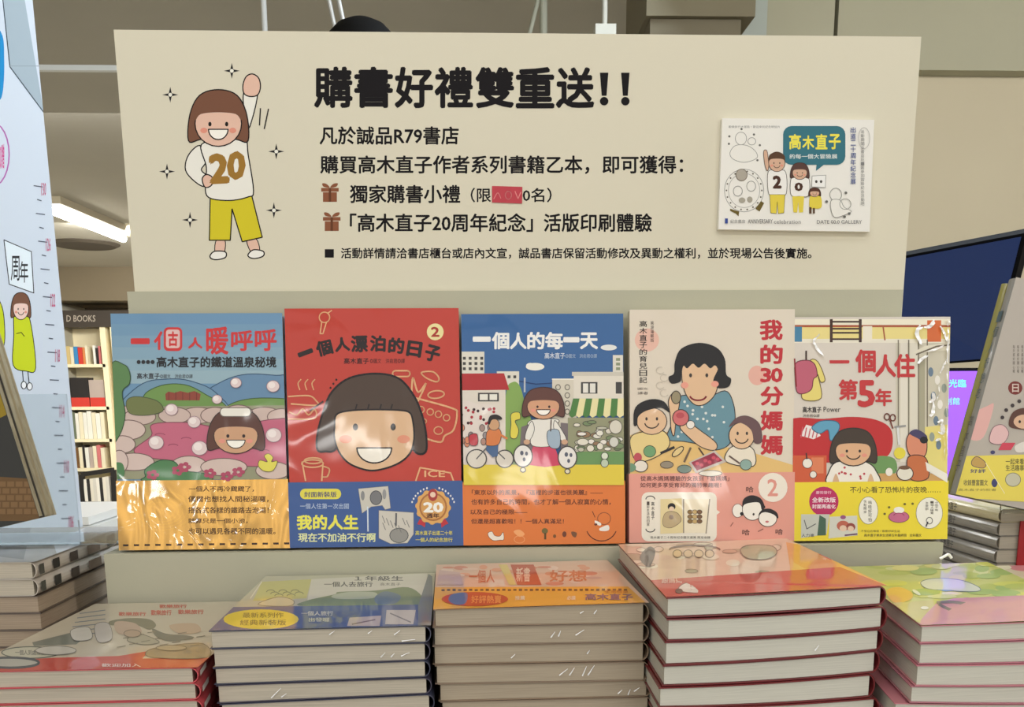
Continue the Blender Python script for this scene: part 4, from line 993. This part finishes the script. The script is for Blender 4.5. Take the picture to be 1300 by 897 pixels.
for k in range(6): p.line([(400+k*14,310-k*26),(620,290-k*26)], 5, (120,130,140))
p.poly([(190,350),(430,290),(490,330),(450,362),(200,372)], (120,124,112))
p.ell(180,410,170,34,(192,190,168),(80,90,80),6); p.text('一個人到處瘋慶典', 90,395,290,425,(60,66,70),.01)
p.ell(60,470,170,30,(176,176,166),(50,66,80),14)
for q in ((700,172,860,194),(890,160,1010,190),(1050,158,1200,184),(940,128,1100,148)): p.text('歡樂旅行', *q, (196,84,66), .03)
p.blob([(650,225),(760,208),(880,215),(920,250),(880,275),(800,250),(660,250)], (120,116,92)); p.blob([(900,270),(980,300),(1100,310),(1140,325),(1000,345),(920,315)], (104,104,92))
p.blob([(750,340),(800,300),(860,310),(940,350),(850,365)], (168,162,140), (110,104,90), 4); p.blob([(680,230),(800,240),(830,300),(700,300)], (186,160,140)); p.blob([(870,400),(1000,370),(1200,360),(1220,440),(900,440)], (150,142,118), (110,100,84), 4)
p.blob([(1000,250),(1150,240),(1180,290),(1060,300)], (190,164,136))
for k in range(14): p.line([(690+k*36,380-(k*53) % 90),(740+k*36,372-(k*53) % 90)], 4, (120,112,92))
p.blob([(560,250),(640,240),(660,330),(580,350)], (196,190,180), (120,116,110), 3); p.blob([(420,280),(520,262),(540,330),(440,340)], (206,202,190), (110,108,104), 3)
p.ell(780,300,50,22,(176,150,126),(110,96,80),4); p.ell(1010,385,90,16,(168,160,134),(110,104,86),4); p.ell(330,400,120,26,(200,196,184),(120,118,110),4)
p.text('歡迎加入', 600,478,830,498,(235,220,215),.01)
p.build('cover_print', M_top, e)
for e, P in S1:     # white motif on each red spine
    q = [tri(P, 1.0, b, c) for b, c in ((.02,.35),(.13,.35),(.13,.7),(.02,.7))]
    mesh('spine_label', [v+Vector((.0006,0,0)) for v in q], [(0,1,2,3)], mat('spine_white', (240,232,226), .4, coat=.6), e)

# ---- pile 2
lv = [((265,801),(547,794)),((269,824),(547,816)),((272,848.5),(548,838.5)),((275,870),(549,860)),((277.5,893.5),(550,880.6))]
S2 = pile('pile before the red upright book', 'paperback with blue strip and yellow oval', 'books in the front pile before the red upright book', lv, .196,
          [(58,62,84),(70,66,84)], M_page, Yf=(.619,.624), back=(0,0,-.004,-.007))
e, P = S2[0]; p = top_print(P); p.base((192,190,166)); p.view(250,690,3.095)
p.poly([(255,150),(450,140),(430,215),(220,225)], (198,196,120)); p.line([(255,150),(210,215)], 4, (226,222,200))
for k in range(8): p.arc(290+k*16, 190+(k % 3)*8, 16, 8, 180, 360, 3, (130,130,80))
p.poly([(450,140),(830,120),(905,118),(890,245),(430,245)], (212,210,196)); p.text('一個人去旅行', 500,150,690,170,(60,60,64),.02); p.text('１年級生', 620,128,810,146,(80,80,84),.02); p.text('高木直子', 720,154,800,166,(90,90,90),.0)
p.blob([(430,225),(540,200),(560,190),(700,185),(830,172),(890,215),(880,246),(430,246)], (120,138,100)); p.blob([(530,205),(600,190),(700,192),(690,215),(560,218)], (176,186,164)); p.blob([(700,210),(740,188),(800,205),(780,235),(710,238)], (96,120,140))
p.blob([(240,240),(320,210),(380,225),(360,246)], (206,200,170), (140,136,110), 3)
p.poly([(0,420),(0,345),(125,250),(900,240),(930,250),(930,420)], (66,90,140))
p.ell(252,298,148,39,(226,206,66)); p.text('最新系列作', 180,272,340,292,(110,100,40),.015); p.text('經典新裝版', 170,300,350,322,(110,100,40),.015)
p.text('一個人旅行', 410,266,535,284,(205,206,200),.02); p.text('出發囉', 440,292,520,308,(190,194,196),.015)
p.poly([(600,292),(725,284),(718,325),(590,325)], (190,176,176)); p.poly([(745,262),(860,262),(850,318),(740,318)], (186,180,182)); p.line([(760,275),(840,310)], 5, (110,110,120)); p.line([(610,318),(700,300)], 5, (120,100,110))
p.poly([(870,242),(910,120),(925,130),(930,330),(868,330)], (120,128,134))
p.build('cover_print', M_top, e)

# ---- pile 3 (orange)
lv = [((550,774),(824,765)),((550,796),(825,791)),((550,820.3),(825,815)),((552,844.3),(825,839.3)),((554.6,868.5),(826.5,863.6)),((557.5,891),(828,884.6))]
S3 = pile('pile before the blue upright book', 'orange and pink paperback with red oval', 'books in the front pile before the blue upright book', lv, .178,
          [(150,128,104),(140,120,100)], mat('page_block_tan', (174,160,138), .75, noise=((25,25,1700), .14), coat=.25, crough=.2, cbump=((160,30,220), .5, .002, 1)), Yf=(.633,.642), back=(0,0,-.004,.0))
e, P = S3[0]; p = top_print(P); p.base((222,188,166)); p.view(540,680,3.421)
for k in range(30): p.ell(70+rq.random()*680, 130+rq.random()*80, 16+rq.random()*24, 4+rq.random()*6, rq.choice([(214,140,120),(232,206,190),(226,160,130),(208,170,160)]))
p.poly([(370,126),(470,126),(505,215),(400,215)], (186,76,60)); p.text('新書', 395,140,455,200,(232,200,180),.02); p.poly([(318,126),(355,126),(395,215),(365,215)], (222,206,130))
p.poly([(60,150),(150,160),(165,215),(50,215)], (206,176,170)); p.text('一個人', 190,150,300,205,(206,104,70),.02); p.text('好想', 540,150,700,200,(214,128,90),.02)
p.poly([(-20,360),(40,225),(880,222),(1000,330),(1000,360)], (232,170,62))
for k in range(34): p.rect_(70+k*24, 234-(k % 3), 84+k*24, 242-(k % 2), (80,60,40))
p.ell(215,278,145,31,(190,62,40)); p.blob([(100,280),(120,256),(180,252),(175,295),(130,302)], (90,110,150)); p.text('好評熱賣', 200,262,330,296,(236,150,80),.02)
p.text('推薦', 390,264,432,282,(240,220,190),.02); p.text('必讀', 615,264,652,282,(240,215,190),.02); p.text('高木直子', 695,255,900,282,(120,96,120),.025); p.text('生活隨筆', 780,240,880,252,(190,120,60),.01)
p.build('cover_print', M_top, e)

# ---- pile 4 (red)
lv = [((846,758),(1126,743)),((846,785),(1126,768)),((846,814),(1124,797)),((843,845),(1120,825)),((838,872),(1113,854)),((843,898),(1118,884))]
S4 = pile('pile before the cream upright book', 'red and cream paperback', 'books in the tall front pile before the cream upright book', lv, .222,
          [(112,26,30)], M_pagex, Yf=(.589,.612), bow=.0016, sheet=.0010, back=(0,0,.003,.002))
e, P = S4[0]; p = top_print(P, 2e-4, .0016*.6); p.base((228,196,170)); p.view(780,660,2.5)
p.poly([(40,260),(105,192),(560,158),(720,148),(900,215),(900,300)], (196,60,50))
p.poly([(545,70),(600,80),(860,205),(700,205),(560,160)], (228,160,84)); p.ell(645,138,48,30,(206,76,72)); p.poly([(560,90),(640,150),(600,190),(556,180)], (230,180,110)); p.text('精選', 618,120,672,155,(236,190,160),.02)
for k in range(26): p.ell(60+rq.random()*460, 72+rq.random()*90, 14+rq.random()*18, 4+rq.random()*7, rq.choice([(238,226,200),(205,170,140),(226,190,170),(170,160,130),(236,216,190)]), (150,120,100) if k % 2 else None, 2)
p.blob([(400,92),(430,78),(500,82),(515,105),(480,122),(420,118)], (170,176,140), (110,100,80), 3); p.blob([(80,120),(110,84),(130,100),(110,150)], (70,60,56)); p.arc(255,92,80,14,180,360,5,(110,80,70))
for k in range(4): p.ell(200+k*34, 105, 14, 12, (214,180,140), (120,90,70), 3)
p.text('跟媽媽一起度過的三十分鐘幸福時光大公開', 150,172,570,192,(240,200,190),.015, skew=-22)
p.blob([(205,225),(225,200),(300,195),(370,198),(350,222),(280,232)], (232,222,208), (130,60,50), 3); p.blob([(430,188),(520,178),(640,178),(660,200),(540,206),(440,208)], (234,206,180)); p.ell(205,226,12,8,(70,50,40))
p.text('親子日常', 240,203,330,222,(196,60,50),.02)
p.build('cover_print', M_top, e)

# ---- pile 5 (pink, right)
lv = [((1169,794),(1408,784)),((1167,817),(1406,808)),((1164.6,844),(1404,838)),((1156.5,871),(1396,868)),((1135,893),(1376,893))]
S5 = pile('right front pile with pink covers', 'yellow-green and pink paperback', 'books in the right front pile with pink covers', lv, .215,
          [(206,128,140),(190,120,134)], M_pagex, Yf=(.585,.600), bow=.0008, sheet=.0007, back=(0,0,.034,.020))
e, P = S5[0]; p = top_print(P, 2e-4, .0008*.6); p.base((192,198,108)); p.view(1100,690,4.335)
for k in range(44): p.ell(60+rq.random()*840, 95+rq.random()*200, 40+rq.random()*60, 8+rq.random()*12, rq.choice([(206,210,90),(150,180,90),(226,220,130),(176,190,80),(210,214,150)]))
p.blob([(110,260),(180,240),(250,270),(240,310),(150,325)], (226,176,70)); p.blob([(300,210),(380,190),(520,200),(620,240),(600,262),(420,255),(330,245)], (208,214,200), (110,130,130), 4); p.blob([(340,235),(420,225),(520,240),(440,262)], (110,160,170))
p.poly([(200,470),(290,430),(380,330),(480,300),(1300,270),(1300,520),(200,520)], (200,132,152)); p.poly([(120,330),(370,310),(400,400),(290,440)], (196,186,110))
for k in range(30): p.ell(460+rq.random()*700, 300+rq.random()*110, 14+rq.random()*20, 4+rq.random()*4, rq.choice([(178,140,150),(214,160,172),(170,120,140),(206,190,150)]))
p.line([(390,325),(480,322),(590,345),(600,372),(540,388),(460,365),(400,335)], 16, (96,86,104), smooth=True); p.ell(320,356,22,9,(236,232,210)); p.ell(275,270,26,9,(226,232,200),rot=.6)
p.text('新書上市', 760,372,867,392,(236,214,220),.02)
p.build('cover_print', M_top, e)

# creases of the shrink wrap as white tubes, their glints put into the colour
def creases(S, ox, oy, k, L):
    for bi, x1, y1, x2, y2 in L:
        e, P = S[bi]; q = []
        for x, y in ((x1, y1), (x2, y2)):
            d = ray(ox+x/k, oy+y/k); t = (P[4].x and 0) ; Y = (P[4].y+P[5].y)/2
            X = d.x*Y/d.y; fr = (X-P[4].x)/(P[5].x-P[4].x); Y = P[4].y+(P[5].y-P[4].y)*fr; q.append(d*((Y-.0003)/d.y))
        MB().tube(q[0], q[1], .0005, 5, .0002).build('wrap_crease_glint', wrap_glint, e)  # white sliver painting a glint on the wrap
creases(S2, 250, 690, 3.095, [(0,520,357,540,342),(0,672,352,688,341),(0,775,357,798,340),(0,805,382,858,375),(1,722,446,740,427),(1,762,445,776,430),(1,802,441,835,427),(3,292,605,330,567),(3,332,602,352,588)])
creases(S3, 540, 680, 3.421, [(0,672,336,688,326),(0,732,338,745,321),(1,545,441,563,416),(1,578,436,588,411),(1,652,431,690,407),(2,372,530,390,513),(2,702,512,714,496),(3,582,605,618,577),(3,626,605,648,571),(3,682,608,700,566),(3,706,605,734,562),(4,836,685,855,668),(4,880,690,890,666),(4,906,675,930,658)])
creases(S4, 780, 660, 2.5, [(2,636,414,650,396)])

# ---- pile 6 (far right, beside pile 5)
zz = P[4].z; A_ = onZ(1228,714,zz-.002); x6 = P[5].x+.004
bk6 = []
n6 = 8; zt6 = zz-.004; th6 = (zt6-TZ-.0003)/n6
for i in range(n6):
    z1 = zt6-i*th6; z0 = z1-th6+.0003; x0_ = x6+.014 ; y0_ = .612; y1_ = .815
    Pq = [Vector((x0_,y0_,z0)),Vector((x0_+.15,y0_,z0)),Vector((x0_+.162,y1_,z0)),Vector((x0_+.012,y1_,z0)),Vector((x0_,y0_,z1)),Vector((x0_+.15,y0_,z1)),Vector((x0_+.162,y1_,z1)),Vector((x0_+.012,y1_,z1))]
    lab = 'pale pink and cream paperback, topmost of the pile at the right frame edge' if i == 0 else 'closed paperback, %s from the top in the pile at the right frame edge' % ORD[i]
    e = empty('stacked_book', sum(Pq[:4], Vector())/4, lab, 'book', 'books in the pile at the right frame edge')
    book_parts(e, Pq, cov((206,170,160)), M_page, 'R')
    if i == 0:
        p = top_print(Pq); p.base((218,206,180)); p.view(1190,560,4.98)
        p.blob([(440,780),(560,780),(560,820),(470,810)], (206,130,140)); p.blob([(300,790),(400,770),(470,800),(380,815)], (232,226,200)); p.blob([(200,770),(280,775),(300,800),(240,800)], (214,214,140))
        p.build('cover_print', M_top, e)

# ---- tall left pile
Cn = onY(45,713,.75); M_side = M_page
xl_ = Cn.x; zt_l = Cn.z; nL = 8
hs = [.0125]*2 + [.0125]*6; z = zt_l; thL = (zt_l-TZ-.0003)/9
for i in range(9):
    z1 = z; z0 = z1-thL+.0003; z = z1-thL; jx = rn.uniform(-.002,.001) if i > 1 else 0
    Pq = [Vector((xl_-.15+jx,.75,z0)),Vector((xl_+jx,.75,z0)),Vector((xl_+jx,.958,z0)),Vector((xl_-.15+jx,.958,z0)),Vector((xl_-.15+jx,.75,z1)),Vector((xl_+jx,.75,z1)),Vector((xl_+jx,.958,z1)),Vector((xl_-.15+jx,.958,z1))]
    names = ['top','second','third','fourth','fifth','sixth','seventh','eighth','ninth']
    lab = ('glossy grey paperback with black and white spine, topmost of the tall left pile' if i == 0 else 'paperback with black and white spine, second from the top in the tall left pile' if i == 1 else 'closed brownish paperback, %s from the top in the tall left pile' % names[i])
    e = empty('stacked_book', sum(Pq[:4], Vector())/4, lab, 'book', 'books in the tall left pile')
    if i < 2:
        book_parts(e, Pq, cov((196,188,176)), M_side, 'R')
        # spine pattern
        for k, (b0, b1, cc) in enumerate(((.02,.06,(24,22,22)),(.14,.2,(30,28,28)),(.3,.38,(60,50,44)),(.48,.62,(120,100,84)),(.7,.8,(40,40,40)),(.85,.95,(130,60,56)))):
            q = [tri(Pq, 1.0, b, c_) for b, c_ in ((b0,.2),(b1,.2),(b1,.8),(b0,.8))]
            mesh('spine_mark', [v+Vector((.0008,0,0)) for v in q], [(0,1,2,3)], mat('mark_%d' % k, cc, .4, coat=.6), e)
        if i == 0:
            p = top_print(Pq); p.base((150,144,130)); p.view(0,0,1); p.poly([(75,712),(68,690),(110,668),(160,668),(140,690)], (200,204,208)); p.poly([(-60,700),(-60,668),(40,668),(30,710)], (110,100,86)); p.build('cover_print', M_top, e)  # pale and brown patches paint glare on the reflective cover
    else: book_parts(e, Pq, cov((104,90,78)), mat('page_block_brown', (168,150,128), .75, noise=((25,25,1700), .2), coat=.2), 'L')

# ---- stack behind on the right (carries the leaning book)
YA = .915; cr0 = onY(1268,646,YA); XA = cr0.x; zA = cr0.z; nA = 10; thA = (zA-TZ-.0003)/nA
for i in range(nA):
    z1 = zA-i*thA; z0 = z1-thA+.0003; jx = random.uniform(-.001,.0015)
    Pq = [Vector((XA+dx_+jx,yy_,zz_)) for zz_ in (z0, z1) for dx_, yy_ in ((0,YA),(.15,YA),(.15,YA+.208),(0,YA+.208))]
    names = ['top','second','third','fourth','fifth','sixth','seventh','eighth','ninth','tenth']
    lab = 'yellow-topped paperback with lettered spine, topmost of the pile under the right leaning book' if i == 0 else 'paperback with grey lettered spine, %s from the top under the right leaning book' % names[i]
    e = empty('stacked_book', sum(Pq[:4], Vector())/4, lab, 'book', 'books in the pile under the right leaning book')
    book_parts(e, Pq, cov((222,208,160) if i == 0 else (150,144,134)), M_page, 'L')
    if i < 5:
        pr = Print(Vector((XA+jx-.0004,YA+.2,z0)), (0,-1,0), (0,0,1), .19, z1-z0, lift=5e-5)
        H_ = (z1-z0)
        cps, ts = text_tris('一個人的生活紀錄　高木直子', 0); vs = cps[0]
        pr._draw([(.02+a*.10, H_*.8-b*H_*.6) for a, b in vs], ts, (86,84,88), True)
        pr.build('spine_text', M_print, e)
tg = MB().box((XA+.022,YA-.003,zA-.06), (XA+.14,YA-.0015,zA-.012)).build('red_tag', mat('red_tag', (176,34,40), .5)); 
tag(tg, 'red notched paper strip hanging on the front of the right rear pile', 'tag')

# ---- leaning display books (rotated boxes)
def leaning(name, label, group, foot, yaw_, lean_, w_, h_, t_, cover, page, spine, off=0, roll=0, rfoot=False):
    U = Vector((cos(yaw_), sin(yaw_), 0)); Nh = Vector((sin(yaw_), -cos(yaw_), 0))      # Nh: horizontal facing
    V = Vector((0,0,1))*cos(lean_) - Nh*sin(lean_); N = Nh*cos(lean_) + Vector((0,0,1))*sin(lean_)
    U, V = U*cos(roll)-V*sin(roll), V*cos(roll)+U*sin(roll)
    if rfoot: foot = Vector(foot) - U*w_
    O = Vector(foot) - N*off
    P = [O-N*t_, O+U*w_-N*t_, O+U*w_-N*t_+V*h_, O-N*t_+V*h_, O, O+U*w_, O+U*w_+V*h_, O+V*h_]
    e = empty(name, (P[0]+P[1])/2, label, 'book', group); book_parts(e, P, cov(cover), page, spine)
    return e, O, U, V, N, P
yw, ln, rl_ = radians(-2), radians(3), radians(12.5)
F0 = onY(1213,627,.885)
e, O, U, V, N, P = leaning('display_book', 'pale leaning picture book with yellow band at right edge, frontmost', 'leaning books at the right edge', F0, yw, ln, .15, .205, .018, (150,146,136), M_cream, 'L', roll=rl_)
p = Print(O, U, V, .15, .205, lift=2e-4); p.base((184,176,166)); p.view(1200,400,3.74)
p.blob([(110,580),(120,480),(200,430),(230,430),(180,580)], (226,176,170)); p.ell(332,345,34,32,(120,50,44)); p.text('日', 318,326,348,364,(214,196,186),.02)
for k in range(5): p.vtext('每天都好開心喔', 320+k*20,330+k*20,140,275,(96,88,84),.0)
for q in ((350,408),(318,428),(288,450),(270,485)): p.ell(q[0],q[1],9,9,(60,50,52))
p.blob([(300,520),(320,460),(380,440),(450,470),(440,540),(340,540)], (92,60,50)); p.ell(375,505,52,34,(220,180,150)); p.ell(352,505,6,7,(50,40,40))
p.blob([(210,600),(225,535),(270,520),(300,560),(270,610)], (226,186,186), (130,100,110), 3); p.poly([(250,640),(270,605),(332,605),(310,640)], (206,70,90)); p.ell(224,650,11,9,(70,70,110)); p.blob([(330,620),(380,600),(390,640),(340,650)], (224,218,210))
p.poly([(20,862),(80,668),(600,655),(600,900)], (232,214,92)); p.blob([(125,690),(150,670),(190,700),(180,725),(130,715)], (196,160,90), (70,60,90), 3); p.text('好評', 118,730,190,748,(60,64,110),.02)
p.text('收錄豐富圖文', 86,780,200,808,(120,112,70),.02); p.ell(232,796,14,20,(64,66,110)); p.text('一起來看\n生活趣事', 285,680,372,738,(90,84,50),.015); p.ell(320,780,36,32,(200,196,170),(130,126,100),3); p.line([(190,700),(280,845)], 3, (244,236,190))
p.text('高木直子的新書', 60,822,240,834,(140,128,70),.0)
p.build('cover_print', M_gloss, e)
ps = Print(O-N*.0165-U*.0003, N, V, .015, .205, lift=3e-4)
cps, ts = text_tris('生', 0)
for k_, ch in enumerate('一個人好想吃高木直子'):
    cps, ts = text_tris(ch, 0); v0 = .175-k_*.0145 - (.012 if k_ > 5 else 0)
    ps._draw([(.003+a_*.008, v0-b_*.010) for a_, b_ in cps[0]], ts, (96,112,118) if k_ < 6 else (110,106,100), True)
ps.build('spine_text', M_print, e)
e2, O2, U2, V2, N2, P2 = leaning('display_book', 'second leaning book behind the pale one at the right edge', 'leaning books at the right edge', F0, yw, ln, .15, .203, .010, (150,142,60), M_cream, 'L', off=.0188, roll=rl_)
# left leaning books
zB = zt_l
yw2, ln2, rl2 = radians(0), radians(2), radians(-12.5)
foot = onY(50,657,.79)
labs = ['dark-covered leaning book at far left, frontmost of three', 'middle one of three leaning books at far left', 'rearmost of three leaning books at far left']
for k in range(3):
    e, O, U, V, N, P = leaning('display_book', labs[k], 'leaning books at the far left edge', foot, yw2, ln2, .15, .205, .0105, [(64,62,58),(176,164,134),(186,176,150)][k], mat('page_block_lean', (176,166,138), .8, noise=((300,300,60), .2)), 'L', off=k*.0112, roll=rl2, rfoot=True)
    if k == 0:
        p = Print(O, U, V, .15, .205, lift=2e-4); p.base((66,66,64)); p.view(0,420,2.9875)
        p.poly([(-200,540),(120,560),(160,720),(-200,720)], (112,88,62)); p.blob([(-60,180),(0,200),(40,280),(20,320),(-60,330)], (150,128,50)); 
        for r in range(5):
            for c_ in range(8): p.rect_(-100+c_*32+(r % 2)*14, 570+r*26, -74+c_*32+(r % 2)*14, 590+r*26, (132,104,74))
        p.build('cover_print', M_print, e)
    if k == 2: backfoot = O-N*.009
# clear acrylic easels that hold the leaning books
M_acr = mat('acrylic', (235,240,240), .05, trans=1.0); MATS['acrylic'].node_tree.nodes['Principled BSDF'].inputs['IOR'].default_value = 1.2
def easel(label, O, U, V, N, w_, off):
    ea = empty('acrylic_easel', O, label, 'stand')
    zb = O.z; Nh = Vector((N.x, N.y, 0)).normalized()
    MB().obox(O-N*off-N*.0025+U*.02, U, V, N, w_-.04, .13, .002).build('back_plate', M_acr, ea)
    return ea
UL = Vector((cos(rl2),0,-sin(rl2))); OL = foot - UL*.15
ea = empty('acrylic_easel', OL, 'clear acrylic easel holding the leaning books at far left', 'stand')
MB().box((OL.x+.02,.832,zt_l+.0006), (OL.x+.16,.835,zt_l+.13)).build('back_plate', M_acr, ea)
MB().box((OL.x+.02,.836,zt_l+.0006), (OL.x+.19,.90,zt_l+.003)).build('foot_plate', M_acr, ea)
ea = empty('acrylic_easel', F0+Vector((.08,.03,0)), 'clear acrylic easel holding the leaning books at right edge', 'stand')
zt_e = F0.z+.08
MB().box((F0.x+.05,.917+.0,TZ+.0004) if False else (F0.x+.05,.892,F0.z-.02), (F0.x+.13,.894,zt_e)).build('back_plate', M_acr, ea)
